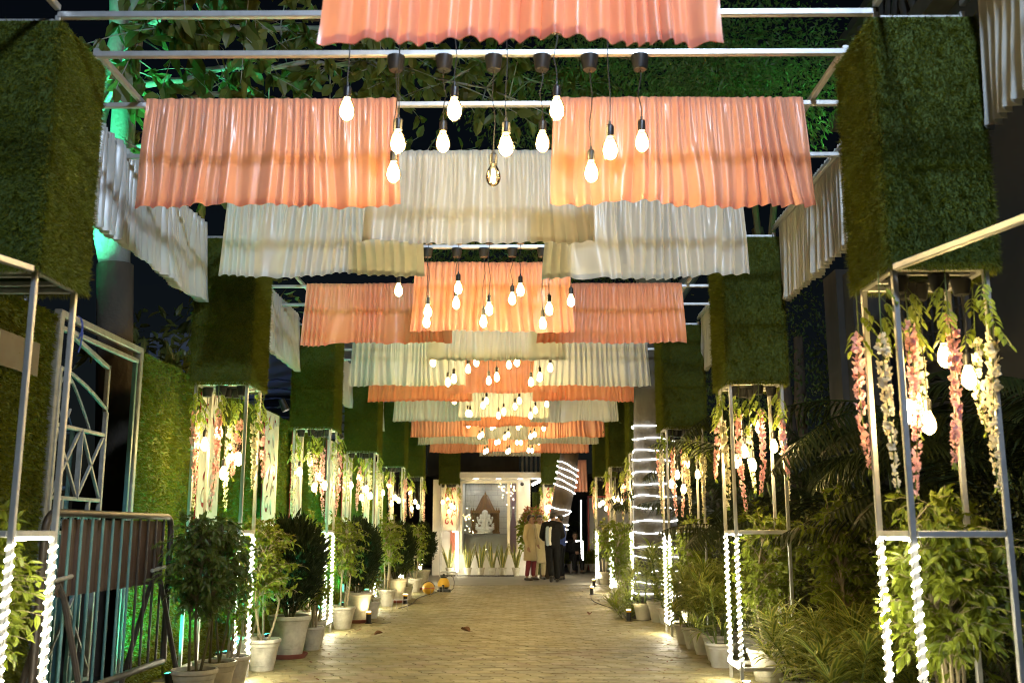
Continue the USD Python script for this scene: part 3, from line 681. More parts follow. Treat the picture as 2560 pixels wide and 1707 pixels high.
def dracaena(seed, H, potr, poth, canes, potm='pot_concrete', L=.27, W=.028, lean=.25):
    p = proto('dracaena'); r = np.random.default_rng(seed); zs = pot_parts(p, potr, poth, potm); st, mb = MB(), MB()
    for i in range(canes):
        a = 6.28 * i / canes + r.random(); hh = (H - zs) * (.35 + .6 * r.random()); e = np.array([math.cos(a), math.sin(a), 0]) * lean * (.4 + .8 * r.random()) + np.array([0, 0, zs + hh - .08])
        b = np.array([math.cos(a), math.sin(a), 0]) * potr * .4 + np.array([0, 0, zs - .02]); t = np.linspace(0, 1, 6)[:, None]
        line = b + (e - b) * t + np.array([0, 0, .04]) * np.sin(PI * t); st.tube(line, .008, 5)
        m = 34; s = .35 + .65 * np.sqrt(r.random(m)); P = np.stack([np.interp(s, np.linspace(0, 1, 6), line[:, k]) for k in range(3)], 1)
        az = np.arange(m) * 2.4 + r.random(m) * .6; up = .25 + 1.6 * s ** 3 + .2 * r.normal(size=m)
        D = unit(np.stack([np.cos(az), np.sin(az), up], 1)); N = unit(np.array([0, 0, 1.0]) - D * D[:, 2:])
        straps(mb, P, D, N, L * (.7 + .5 * r.random(m)), W * (.8 + .4 * r.random(m)), .6 + .8 * r.random(m), 4)
    part(p, 'stem', st, 'green_stem'); part(p, 'foliage', mb, 'dracaena_leaf', kind='stuff')
    return p

def snake_plant(seed):
    p = proto('snake_plant'); r = np.random.default_rng(seed); zs = pot_parts(p, .12, .235, 'pot_white')
    m = 12; a = r.random(m) * 6.28; rr = .07 * np.sqrt(r.random(m)); P = np.stack([rr * np.cos(a), rr * np.sin(a), np.full(m, zs - .02)], 1)
    D = unit(np.stack([np.cos(a) * (.12 + .22 * r.random(m)), np.sin(a) * (.12 + .22 * r.random(m)), np.ones(m)], 1)); N = unit(np.stack([-np.cos(a), -np.sin(a), .2 * np.ones(m)], 1))
    for i in range(m): part(p, 'leaf', straps(MB(), P[i:i + 1], D[i:i + 1], N[i:i + 1], .42 + .42 * r.random(1), .062 + .012 * r.random(1), .12, 5), 'sansevieria_leaf')
    return p

def shrub(seed, R, H, n, lm, L=.035, z0=0.0):
    p = proto('shrub'); r = np.random.default_rng(seed); st = MB()
    for i in range(9):
        a = r.random() * 6.28; st.tube([(0, 0, z0 - .02), (R * .3 * math.cos(a), R * .3 * math.sin(a), z0 + (H - z0) * .4), (R * .7 * math.cos(a + .4), R * .7 * math.sin(a + .4), z0 + (H - z0) * .85)], [.014, .009, .004], 5)
    part(p, 'stem', st, 'stem')
    u = unit(r.normal(size=(n, 3))); rad = (.45 + .6 * r.random(n) ** .6) * (1 + .5 * (meshkit.noise(u * 2.6 + seed, seed) - .5) + .35 * (meshkit.noise(u * 6 + seed, seed) - .5))
    hz = (H - z0) / 2; P = np.stack([u[:, 0] * R * rad, u[:, 1] * R * rad, np.maximum(z0 + hz + u[:, 2] * hz * rad, .02)], 1)
    D = unit(u + r.normal(size=(n, 3)) * .7 + np.array([0, 0, -.1]))
    part(p, 'foliage', leaves(MB(), P, D, np.array([0, 0, 1.0]) + .6 * r.normal(size=(n, 3)), L * (.7 + .7 * r.random(n)), L * .5, droop=.4), lm, kind='stuff')
    return p

G_POT = 'potted plants lining the path'
FIC = [ficus(500 + i, 1.36 + .05 * i, .32, .165, .285, 1500 + 100 * i, z_lo=.34) for i in range(3)]
FICD = [ficus(520 + i, 1.36, .30, .165, .285, 1500, 'dark_ficus_leaf', stems=3, stem_m='stem', z_lo=.40) for i in range(2)]
FICS = [ficus(540 + i, .95, .20, .135, .26, 420, L=.055, stems=3) for i in range(2)]
THU = [thuja(560 + i, 1.45, .33 - .02 * i, .215, .39) for i in range(2)]
def fic(lab, x, y, pr, sc=1.0): thing('potted_ficus', lab, 'potted plant', (x, y, 0), RNG.random() * 6, G_POT, pr, sc)
fic('dark leaved ficus in white pot right behind the crowd barrier', -2.14, 7.72, FICD[0])
fic('dark leaved slim ficus in white pot, second one behind the barrier', -2.12, 8.16, FICD[1])
fic('yellow green ficus in white pot just before the second left tower', -2.10, 8.58, FICS[0], 1.06)
for k in range(4):
    o = ordn(k + 1); n2 = ordn(k + 2); y = 4 * k
    fic(f"bushy ficus in white pot right after the {o} left tower", -2.16 + .06 * k, 9.80 + y, FIC[k % 3])
    fic(f"slim ficus in white pot against the turf after the {o} left tower", -2.42 + .05 * k, 10.22 + y, FIC[(k + 1) % 3], .97)
    thing('potted_thuja', f"large dark rounded thuja in white pot on red saucer after the {o} left tower", 'potted plant', (-2.12 + .06 * k, 10.72 + y, 0), RNG.random() * 6, G_POT, THU[k % 2], 1 if k else 1.0)
    if k < 3:
        fic(f"small sparse ficus in small white pot beside the {o} large thuja", -2.02 + .07 * k, 11.42 + y, FICS[1], .95)
        fic(f"young ficus in pale pot next to the {n2} left tower", -2.10 + .07 * k, 11.95 + y, FICS[0], 1.02)
        fic(f"tall ficus standing inside the foot of the {n2} left tower", -2.46, 13.15 + y, FIC[(k + 2) % 3], .98)
# near left: a big ficus inside the first tower, out of focus
BIGF = ficus(590, 1.42, .38, .19, .34, 3000, L=.070, stems=5)
fic('large yellow green ficus inside the nearest left tower by the barrier', -2.58, 5.28, BIGF, .97)
fic('large pale leaved ficus with thick stem inside the nearest right tower', 2.52, 5.36, BIGF, .98)
# right side
TALLF = ficus(595, 1.42, .27, .19, .27, 1300, L=.062, stems=2, z_lo=.22)
fic('tall ficus in wide white pot inside the second right tower', 2.48, 9.16, TALLF)
fic('tall ficus inside the third right tower beside the glowing trunk', 2.50, 13.10, FIC[1])
fic('upright ficus in white pot in front of the fourth right tower', 1.92, 16.75, TALLF)
fic('ficus standing inside the fifth right tower', 2.35, 21.1, FIC[0]); fic('ficus standing inside the last but one right tower', 2.35, 25.0, FIC[2])
DRA = [dracaena(600 + i, .95 + .1 * (i % 2), .15, .24, 6 + i % 2) for i in range(3)]
DRB = [dracaena(620 + i, .85, .17, .16, 8, L=.42, W=.036, lean=.38) for i in range(2)]
G_D = 'striped dracaenas on the right'
for i, (x, y) in enumerate([(2.23, 10.05), (2.30, 10.55), (2.26, 11.05), (2.24, 11.55), (2.22, 12.05), (2.66, 10.30), (2.70, 11.20), (2.62, 11.9)]):
    row = 'front row' if i < 5 else 'back row'
    thing('potted_dracaena', f"yellow striped dracaena in grey pot, {ordn(i if i < 5 else i - 5)} in {row} after the second right tower", 'potted plant', (x, y, 0), RNG.random() * 6, G_D, DRA[i % 3], .92 + .16 * RNG.random())
for i, (x, y, z) in enumerate([(2.36, 6.55, .85), (2.72, 6.95, .9), (2.42, 7.55, .8), (2.95, 7.75, .95), (2.50, 8.35, .78)]):
    thing('potted_dracaena', f"arching striped dracaena, {ordn(i)} nearest between the first two right towers", 'potted plant', (x, y, 0), RNG.random() * 6, G_D, DRB[i % 2], z)
for i, (x, y) in enumerate([(2.86, 6.3), (3.02, 7.25), (2.78, 7.9), (3.06, 8.6), (2.84, 10.0), (2.95, 11.5)]):
    fic(f"yellow green small leaved bush behind the striped dracaenas, {ordn(i)} nearest", x, y, FIC[i % 3], .95 + .04 * (i % 3))
thing('potted_dracaena', 'striped dracaena in round grey pot in front of the glowing trunk', 'potted plant', (2.10, 15.2, 0), 1.0, G_D, DRA[0], 1.0)
thing('potted_dracaena', 'low spreading striped plant left of the pot before the glowing trunk', 'potted plant', (1.86, 15.42, -.12), 2.0, G_D, DRB[1], .62)
thing('potted_dracaena', 'striped dracaena in grey pot between glowing trunk and third right tower', 'potted plant', (2.36, 14.55, 0), 3.0, G_D, DRA[1], .95)
thing('potted_dracaena', 'tall thin striped dracaena close to the glowing trunk', 'potted plant', (2.30, 14.85, 0), 4.0, G_D, DRA[2], 1.22)
SH = [shrub(640, .62, 1.65, 5200, 'dark_leaf', .032), shrub(641, .55, 1.35, 4200, 'dark_leaf', .030)]
for i, (x, y, s) in enumerate([(3.45, 6.6, 1.0), (3.62, 8.1, 1.08), (3.40, 9.5, 1.02), (3.55, 10.8, 1.1), (3.35, 12.2, 1.0), (3.3, 13.8, .95), (3.2, 15.6, .9), (3.1, 18.2, 1.0), (3.2, 20.6, 1.05)]):
    thing('shrub', f"dark small leaved shrub behind the right towers, {ordn(i)} counted from the camera", 'shrub', (x, y, 0), i * 1.3, 'dark shrubs on the right', SH[i % 2], s)
FLW = shrub(650, .28, .62, 900, 'vine_leaf', .035)
thing('shrub', 'low flowering bush beside the glowing trunk on the right', 'shrub', (2.05, 16.05, 0), 0, None, FLW)
CRO = shrub(655, .38, 1.82, 1500, 'ficus_leaf', .10, .75); CRT = shrub(656, .30, 1.9, 380, 'red_leaf', .10, 1.35)
thing('shrub', 'tall croton with red and green leaves behind the two men in kurtas', 'shrub', (.60, 28.75, 0), 0, None, CRO); thing('shrub', 'red leaved top of plant behind the two men in kurtas', 'shrub', (.62, 28.7, 0), 0, None, CRT)
for i, x in enumerate((-1.75, -1.23, -.86, -.52, -.23, .16)):
    thing('snake_plant', f"snake plant with yellow edged leaves in white pot, {ordn(i)} from left before the shrine", 'potted plant', (x, 29.35, 0), i * 1.1, 'snake plants before the shrine', snake_plant(660 + i), 1)
FARP = ficus(670, .62, .26, .17, .24, 700, 'ficus_leaf', L=.10, stems=4, z_lo=.05)
for i, x in enumerate((1.55, 1.93, 2.27, 2.62)):
    thing('potted_shrub', f"low bushy plant in white tub, {ordn(i)} from left at the far right of lane", 'potted plant', (x, 32.6, 0), i, 'white tubs on the far side of the lane', FARP)

# ------------------------------------------------------------------ palms in the dark garden on the right
def palm(seed, n=11, H=1.6, L=1.6):
    p = proto('palm'); r = np.random.default_rng(seed); st = MB()
    for i in range(n):
        a = 6.28 * i / n + r.random() * .5; tilt = .35 + .75 * r.random(); h0 = H * (.35 + .65 * r.random()); l = L * (.75 + .5 * r.random())
        t = np.linspace(0, 1, 12); ang = tilt + 1.25 * t; dr = np.cumsum(np.sin(ang)) * l / 12; dz = np.cumsum(np.cos(ang)) * l / 12
        base = np.array([.12 * math.cos(a), .12 * math.sin(a), 0]); c = np.stack([base[0] + math.cos(a) * (dr + .1), base[1] + math.sin(a) * (dr + .1), h0 + dz], 1)
        st.tube(np.vstack([[base, base * 1.4 + [0, 0, h0 * .6]], c[:1]]), [.022, .016, .012], 5)
        mb = MB().tube(c, np.linspace(.011, .003, 12), 4); s = np.linspace(.08, 1, 42); P = np.stack([np.interp(s, t, c[:, k]) for k in range(3)], 1); T = unit(np.gradient(P, axis=0)); S = unit(np.cross(T, [0, 0, 1.0]))
        for sg in (-1, 1):
            D = unit(T * .75 + sg * S + np.array([0, 0, -.25]) + .1 * r.normal(size=P.shape))
            straps(mb, P, D, np.cross(S, T) + .0, .42 * np.sin(PI * (.12 + .85 * s)) ** .7, .026, .75, 3)
        part(p, 'frond', mb, 'palm_leaf')
    part(p, 'stem', st, 'green_stem')
    return p
PAL = [palm(700), palm(701, 12, 2.1, 1.9), palm(702, 9, 1.3, 1.5)]
PALS = [(4.0, 5.6, 0, 1.0), (4.5, 6.6, 1, 1.0), (4.1, 7.5, 2, 1.1), (4.6, 8.2, 1, 1.1), (4.2, 9.1, 0, 1.1), (4.8, 9.9, 1, 1.15), (4.1, 10.8, 2, 1.2), (4.5, 11.5, 1, 1.1), (3.7, 12.5, 0, 1.15), (4.4, 13.6, 1, 1.2), (3.6, 14.6, 2, 1.15), (4.2, 16.2, 1, 1.1), (3.5, 17.6, 0, 1.0), (4.3, 19.2, 1, 1.1), (3.5, 21.6, 2, 1.2), (2.5, 34.6, 2, 1.0)]
for i, (x, y, q, s) in enumerate(PALS):
    o = [ordn(j) for j in range(10)] + ['eleventh', 'twelfth', 'thirteenth', 'fourteenth', 'fifteenth']
    thing('palm', 'areca palm far away beside the red edged kiosk' if i == 15 else f"areca palm with drooping fronds in the dark right garden, {o[i]} from the camera", 'palm', (x, y, 0), i * 1.9, 'palms in the dark garden', PAL[q], s)

# ------------------------------------------------------------------ trees
tr = np.random.default_rng(77)
t = thing('tree', 'large leaved tree lit turquoise, its forked trunk behind the left gate', 'tree', (-3.72, 9.8, 0), 0, None)
trunk = MB().tube([(0, 0, -.1), (.01, 0, .8), (.02, 0, 2.0), (-.06, .01, 3.0), (-.12, 0, 3.95)], [.25, .20, .185, .175, .18], 14)
part(t, 'trunk', trunk, 'bark', smooth=True)
limbs = [([(-.12, 0, 3.85), (-.36, -.02, 4.7), (-.42, -.05, 5.5), (-.25, -.05, 6.4), (-.30, -.1, 7.2), (-.5, -.2, 8.8)], [.13, .115, .105, .09, .08, .05]),
         ([(-.12, 0, 3.85), (-.16, .05, 4.6), (-.17, .05, 5.6), (-.15, .06, 6.6), (0, .1, 8.8)], [.15, .135, .125, .115, .08])]
for l, r in limbs: part(t, 'limb', MB().tube(l, r, 12), 'pale_bark', smooth=True)
arms = [[(-.16, .05, 5.2), (.5, .1, 5.45), (1.3, .1, 5.25), (2.2, 0, 5.5)], [(-.16, .05, 5.9), (1.0, .5, 6.4), (2.4, .9, 6.6), (3.9, 1.1, 6.3)], [(-.15, .06, 6.4), (1.0, -.8, 6.9), (2.4, -1.2, 7.0), (3.8, -1.3, 6.9)],
        [(-.42, -.05, 5.5), (.3, -.9, 5.9), (1.0, -1.5, 6.2), (1.8, -1.9, 6.4)], [(-.15, .06, 6.6), (1.6, 2.0, 7.6), (3.0, 3.2, 7.9), (4.6, 3.9, 7.7)], [(-.16, .05, 4.9), (.5, -.2, 4.85), (1.1, -.3, 5.0), (1.6, -.3, 5.15)],
        [(-.1, .1, 8.0), (1.3, 1.0, 8.6), (2.8, 1.3, 8.4), (4.4, 1.0, 8.0)], [(-.16, .05, 5.7), (.4, 1.8, 6.6), (1.6, 3.6, 6.9), (3.2, 5.6, 6.6)]]
tw, P, D, N = MB(), [], [], []
for a_i, a in enumerate(arms):
    a = np.array(a, float); s = np.linspace(0, 1, 14); c = np.stack([np.interp(s, np.linspace(0, 1, 4), a[:, k]) for k in range(3)], 1) + tr.normal(0, .035, (14, 3)) * np.minimum(s * 3, 1)[:, None]
    part(t, 'branch', MB().tube(c, np.linspace(.045 if a_i in (1, 2, 4, 7) else .028, .010, 14), 7), 'pale_bark', smooth=True)
    for q in range(70 if a_i not in (0, 5) else 14):
        b = c[3 + int(tr.integers(11))]; d = unit(tr.normal(size=3) * np.array([1, 1, .6]) + np.array([.5, 0, 0])); l = .3 + .8 * tr.random(); ss = np.linspace(0, 1, 5)[:, None]
        line = b + d * l * ss + np.array([0, 0, -.18]) * ss ** 2 * l; tw.tube(line, np.linspace(.009, .003, 5), 4)
        m = 5 + int(tr.integers(4)); si = .35 + .65 * tr.random(m); P.append(np.stack([np.interp(si, ss[:, 0], line[:, k]) for k in range(3)], 1))
        D.append(unit(d * .4 + tr.normal(size=(m, 3)) * .6 + np.array([0, 0, -.75]))); N.append(tr.normal(size=(m, 3)) + np.array([0, -.8, .5]))
part(t, 'twigs', tw, 'pale_bark', kind='stuff')
P, D, N = map(np.vstack, (P, D, N)); order = np.argsort(P[:, 1]); P, D, N = P[order], D[order], N[order]; LL = .16 + .08 * tr.random(len(P))
cr = str(UsdGeom.Xform.Define(stage, t + '/crown').GetPath())
for i in range(260): part(cr, 'leaf', leaves(MB(), P[i:i + 1], D[i:i + 1], N[i:i + 1], LL[i:i + 1], LL[i:i + 1] * .56, droop=.4), 'tree_leaf')
part(cr, 'leaf', leaves(MB(), P[260:], D[260:], N[260:], LL[260:], LL[260:] * .56, droop=.4), 'tree_leaf', kind='stuff')

def crown(centres, n, L, rng, flat=.7):
    P, D = [], []
    for (x, y, z, R) in centres:
        u = unit(rng.normal(size=(n, 3))); rad = R * (.25 + .8 * rng.random(n) ** .6) * (1 + .6 * (meshkit.noise(u * 2.3 + x, 3) - .5)); P.append(np.array([x, y, z]) + u * rad[:, None] * [1, 1, flat]); D.append(unit(u + rng.normal(size=(n, 3)) * .8 + np.array([0, 0, -.5])))
    P, D = np.vstack(P), np.vstack(D); k = len(P)
    return leaves(MB(), P, D, np.array([0, 0, 1.0]) + .7 * rng.normal(size=(k, 3)), L * (.7 + .6 * rng.random(k)), L * .38, droop=.4)
t = thing('tree', 'fine leaved tree lit green, its crown above the right side beams', 'tree', (4.2, 14.5, 0), 0, None)
part(t, 'trunk', MB().tube([(0, 0, -.1), (.05, 0, 2), (-.1, .1, 4.2), (-.3, .1, 5.8)], [.16, .13, .11, .09], 10), 'bark', smooth=True)
lb = MB()
for e in ((-2.6, -1.2, 7.6), (-1.2, -2.0, 8.2), (-.4, -2.5, 7.0), (-3.4, .5, 8.0), (-1.6, 1.6, 8.8), (-2.0, -.2, 6.6)): lb.tube([(-.2, .1, 4.8), np.array(e) * .5 + [-.1, 0, 2.9], e], [.06, .04, .015], 6)
part(t, 'limbs', lb, 'bark')
part(t, 'crown', crown([(-2.6, -1.4, 7.4, 1.25), (-1.4, -2.2, 7.5, 1.3), (-.6, -2.6, 6.7, .95), (-3.5, .2, 7.8, 1.3), (-1.7, 1.2, 8.6, 1.5), (-2.1, -.4, 6.4, .9), (-.3, -.8, 8.2, 1.2), (-3.0, -2.6, 8.0, 1.0), (-1.5, -3.2, 6.6, .7)], 2600, .075, tr), 'far_leaf', kind='stuff')
t = thing('tree', 'dark tree whose leaves show between the far overhead curtains', 'tree', (-1.8, 33.5, 0), 0, None)
part(t, 'trunk', MB().tube([(0, 4, 0), (.1, 3, 3), (0, 0, 6)], [.25, .2, .15], 8), 'bark', smooth=True)
part(t, 'crown', crown([(.8, -13, 7.6, 1.7), (2.8, -12, 7.8, 1.8), (1.2, -9, 8.5, 2.2), (3.0, -16, 7.0, 1.2), (.2, -16.5, 7.0, 1.0), (4.6, -8.5, 8.2, 2.0)], 1500, .12, tr), 'far_leaf', kind='stuff')
HD = thing('tree', 'tall dark leafy tree filling the gap behind the right towers', 'tree', (5.0, 16.4, 0), 0, None)
part(HD, 'trunk', MB().tube([(0, 0, 0), (-.1, 0, 2), (0, .2, 4.5)], [.16, .13, .08], 8), 'bark', smooth=True)
part(HD, 'crown', crown([(-.2, 0, 3.6, 1.2), (.2, .8, 4.8, 1.3), (-.5, 1.2, 2.6, 1.1), (-1.1, 2.6, 3.6, 1.3), (-.7, 3.8, 4.6, 1.4), (.9, -1.0, 3.4, 1.0), (-1.5, 5.0, 3.2, 1.3)], 1100, .09, tr), 'far_leaf', kind='stuff')
LV = thing('tree', 'slender tree with hanging leaves behind the turf wall on the left', 'tree', (-4.6, 15.2, 0), 0, None)
part(LV, 'trunk', MB().tube([(0, 0, 0), (.2, 0, 2.5), (.5, -.2, 4.2)], [.10, .08, .05], 8), 'bark', smooth=True)
part(LV, 'crown', crown([(.4, -3.2, 3.4, .7), (.9, -4.0, 2.9, .6), (.6, -.3, 4.6, 1.0)], 260, .19, tr), 'tree_leaf', kind='stuff')

def rope_ring(z, R, tilt, cx, cy, ph):
    a = np.linspace(0, 2 * PI, 41); q = R * (1 + .03 * np.sin(5 * a + ph))
    return np.stack([cx + q * np.cos(a), cy + q * np.sin(a), z + tilt * np.cos(a) + .012 * np.sin(3 * a + ph * 2)], 1)
t = thing('tree', 'thick grey trunk standing between the third and fourth right towers', 'tree', (2.36, 15.55, 0), 0, None)
tk = MB().tube([(.0, 0, -.1), (0, 0, .5), (0, 0, 1.5), (.02, 0, 3.0), (.05, .05, 4.5), (.2, .1, 6.5), (.4, .1, 8)], [.42, .35, .325, .315, .29, .2, .1], 22)
part(t, 'trunk', tk, 'grey_bark', smooth=True)
part(t, 'limb', MB().tube([(.05, .05, 4.4), (.9, -.2, 5.6), (1.6, -.3, 7.2)], [.14, .1, .05], 9), 'grey_bark', smooth=True)
part(t, 'limb', MB().tube([(.05, .05, 4.8), (-.3, .6, 6.2), (-.5, .9, 7.6)], [.12, .09, .05], 9), 'grey_bark', smooth=True)
part(t, 'crown', crown([(1.6, -.3, 7.6, 1.2), (-.5, .9, 8.1, 1.2), (.4, .1, 8.8, 1.4)], 900, .12, tr), 'far_leaf', kind='stuff')
t = thing('rope_light', 'white rope light ringing the thick grey trunk on the right', 'rope light', (2.36, 15.55, 0), 0, None)
rg = MB()
for i in range(15): part(t, 'ring', MB().tube(rope_ring(.35 + .18 * i + tr.normal(0, .012), .345 + (.03 if i < 2 else 0) - .0018 * i, tr.normal(0, .014), 0, 0, i * 1.7), .009, 5, cap=False), 'tree_rope_glow')
t = thing('tree', 'leaning trunk at the far end beside the last right tower', 'tree', (1.15, 27.9, 0), 0, None)
part(t, 'trunk', MB().tube([(0, 0, -.1), (.02, 0, .6), (.18, 0, 1.5), (.40, 0, 2.6), (.55, 0, 3.6), (.75, .2, 5.2), (1.1, .3, 7)], [.36, .30, .27, .27, .25, .2, .1], 16), 'bark', smooth=True)
part(t, 'crown', crown([(1.1, .3, 7.2, 1.5), (0, 1, 7.8, 1.5)], 700, .14, tr), 'far_leaf', kind='stuff')
t = thing('rope_light', 'white rope light slung around the leaning trunk', 'rope light', (1.15, 27.9, 0), 0, None)
for i, z in enumerate((.75, 1.12, 1.28, 1.45, 1.65, 1.85, 2.42, 2.58, 2.74, 2.9, 3.05)):
    x = float(np.interp(z, [.6, 1.5, 2.6, 3.6], [.02, .18, .40, .55])); part(t, 'ring', MB().tube(rope_ring(z, .29, (-.14 if z > 2.3 else (.10, -.16, .03, -.02, .09, -.06)[i % 6]), x, 0, i), .011, 5, cap=False), 'tree_rope_glow')
t = thing('rope_light', 'vertical white rope light strip right of the leaning trunk', 'rope light', (1.95, 27.6, 0), 0, None)
part(t, 'strip', MB().tube([(0, 0, .55), (-.01, 0, 1.2), (0, 0, 2.1)], .014, 5), 'tree_rope_glow'); part(t, 'strip', MB().tube([(-.16, 0, 1.0), (.02, 0, 1.0), (.03, 0, .5)], .018, 5), 'tree_rope_glow')
# ------------------------------------------------------------------ flood lamps (out of the frame or hidden, where the photographed light comes from)
def floodlight(label, pos, aim, R, gl, pole=True, depth=.16):
    d = unit(np.asarray(aim, float) - np.asarray(pos, float)); t = thing('floodlight', label, 'floodlight', pos)
    part(t, 'housing', MB().lathe([(.001, -.10), (R * .7, -.10), (R * 1.1, -.02), (R * 1.12, depth), (R * 1.05, depth), (R * 1.02, .0), (.001, .0)], 20, (0, 0, 0), d), 'black_plastic', smooth=40)
    part(t, 'lens', MB().lathe([(.001, .012), (R, .012)], 18, (0, 0, 0), d), gl)
    if pole: part(t, 'pole', MB().tube([(0, .12, -pos[2]), (0, .12, -.05), tuple(-d * .09)], .035, 8), 'grey_metal')
    return t
floodlight('cool white floodlight on a tall pole behind the camera', (1.8, -1.2, 8.0), (.4, 6.0, 3.4), .42, 'flood_glow')
floodlight('green floodlight fixed high on the trunk side aimed up the forked tree', (-4.35, 9.0, 3.3), (-3.85, 9.85, 6.2), .09, 'tree_green_glow', False, .25)
floodlight('green floodlight in the right garden aimed up into the tree', (4.9, 11.4, 4.6), (2.0, 12.9, 7.6), .14, 'leaf_green_glow', False, .20)
floodlight('blue floodlight at the foot of the far left wall', (-6.6, 21.5, .3), (-7.5, 25, 4), .10, 'blue_glow', False)

for sx, nm in ((1, 'silver bar sloping out from the bottom corner of the first right turf box'), (-1, 'silver bar sloping out from the bottom corner of the first left turf box')):
    t = thing('metal_bar', nm, 'metal bar', (sx * 2.16, 4.82, 2.585)); part(t, 'tube', MB().bar((0, 0, 0), (sx * .30, -.78, .02), .034), 'aluminium'); part(t, 'end_cap', MB().box((sx * .30 - .02, -.80, -.0), (sx * .30 + .02, -.785, .04)), 'black_plastic')

# ------------------------------------------------------------------ iron gate in the left wall
GX = -2.96
t = thing('gate', 'open white iron gate with scroll and crossed bars in the left wall', 'gate', (GX, 6.84, 0), 0)
for y in (0.0, 1.50): part(t, 'post', MB().bar((0, y, 0), (0, y, 2.80), .06), 'gate_white')
part(t, 'post', MB().bar((0, 1.43, 0), (0, 1.43, 2.70), .035), 'gate_teal')
part(t, 'top_bar', MB().bar((0, -.02, 2.80), (0, 1.53, 2.80), .055), 'gate_white'); part(t, 'top_bar', MB().bar((.01, 0, 2.70), (.01, 1.44, 2.70), .035), 'gate_white')
part(t, 'brace', MB().bar((0, .20, 2.69), (0, .90, 2.55), .035), 'gate_white'); part(t, 'brace', MB().bar((0, .89, 2.57), (0, .89, 2.2), .035), 'gate_white')
lf = str(UsdGeom.Xform.Define(stage, t + '/gate_leaf').GetPath()); g = lambda q, n, m='gate_white': part(lf, n, q, m)
for y in (.03, .86): g(MB().bar((.02, y, .2), (.02, y, 2.2 if y > .5 else 2.42), .035), 'stile')
s = np.linspace(0, 1, 12); g(MB().tube(np.stack([0 * s + .02, .03 + .83 * s, 2.42 - .20 * s ** 1.6], 1), .016, 6), 'top_curve')
a = np.linspace(-.3, 4.6, 22); g(MB().tube(np.stack([0 * a + .02, .15 + .11 * np.cos(a + 1.2), 2.22 + .15 * np.sin(a + 1.2)], 1), .010, 6), 'scroll')
g(MB().tube(np.stack([0 * s + .02, .16 + .44 * s, 2.385 - .36 * s ** 1.3], 1), .012, 6), 'scroll')
for z in (2.02, 1.52, 1.40, 1.28): g(MB().bar((.02, .03, z), (.02, .86, z), .028), 'cross_bar')
for (y0, z0, y1, z1) in ((.05, 2.0, .44, 1.54), (.05, 1.54, .42, 2.0), (.84, 2.0, .46, 1.54), (.84, 1.54, .48, 2.0)): g(MB().bar((.02, y0, z0), (.02, y1, z1), .022), 'crossed_bar')
g(MB().bar((.02, .45, 1.52), (.02, .45, 2.02), .04, .012), 'flat_bar')
for i in range(7):
    y = .06 + .115 * i; g(MB().bar((.02, y, 1.29), (.02, y + .11, 1.39), .012), 'lattice_bar', 'gate_blue'); g(MB().bar((.024, y + .11, 1.29), (.024, y, 1.39), .012), 'lattice_bar', 'gate_blue')
for y in (.22, .66): g(MB().bar((.02, y, 1.40), (.02, y, 1.52), .03), 'short_bar')
for i in range(6): g(MB().bar((.02, .12 + .13 * i, .22), (.02, .12 + .13 * i, 1.28), .024), 'upright', 'gate_teal')
g(MB().bar((.02, .03, .22), (.02, .86, .22), .03), 'cross_bar', 'gate_teal')
for i in range(2): g(MB().bar((.03, .06, .3 + .9 * i), (.03, .84, 1.2 - .9 * i), .02), 'brace')
tie = MB(); a = np.linspace(0, 2 * PI, 14); tie.tube(np.stack([.045 * np.cos(a), 0 * a + .28, 2.75 + .085 * np.sin(a)], 1), .008, 5); tie.tube([(.05, .28, 2.72), (.06, .24, 2.62), (.05, .23, 2.56)], .006, 5)
tag_p = part('/World', 'tie', (tie.arrays()[0] + [GX, 6.84, 0], tie.arrays()[1]), 'blue_shirt')
q = stage.GetPrimAtPath(tag_p); q.SetCustomDataByKey('label', 'dark blue tie knotted round the double top bar of the gate'); q.SetCustomDataByKey('category', 'tie')
t = thing('garden_obelisk', 'tall blue metal plant obelisk standing behind the open gate', 'plant support', (-3.75, 8.55, 0), .4)
for sx in (-1, 1):
    for sy in (-1, 1): part(t, 'upright', MB().bar((sx * .16, sy * .16, 0), (sx * .16, sy * .16, 2.15), .028), 'gate_blue' if sx < 0 else 'gate_teal'); part(t, 'spire', MB().tube([(sx * .16, sy * .16, 2.15), (sx * .08, sy * .08, 2.38), (0, 0, 2.62)], .010, 5), 'gate_blue')
for z in (.3, 1.2, 1.65, 2.14):
    for s_ in (-1, 1): part(t, 'ring_bar', MB().bar((-.16, s_ * .16, z), (.16, s_ * .16, z), .02), 'gate_blue'); part(t, 'ring_bar', MB().bar((s_ * .16, -.16, z), (s_ * .16, .16, z), .02), 'gate_blue')
t = thing('metal_sheet', 'rusty grey metal sheet standing on edge behind the nearest left tower', 'metal sheet', (-2.93, 5.9, 0), 0)
part(t, 'sheet', MB().box((0, 0, 2.30), (.01, .62, 2.52)), 'rusty_sheet'); part(t, 'support', MB().bar((.02, .05, 0), (.02, .05, 2.5), .03), 'gate_white')

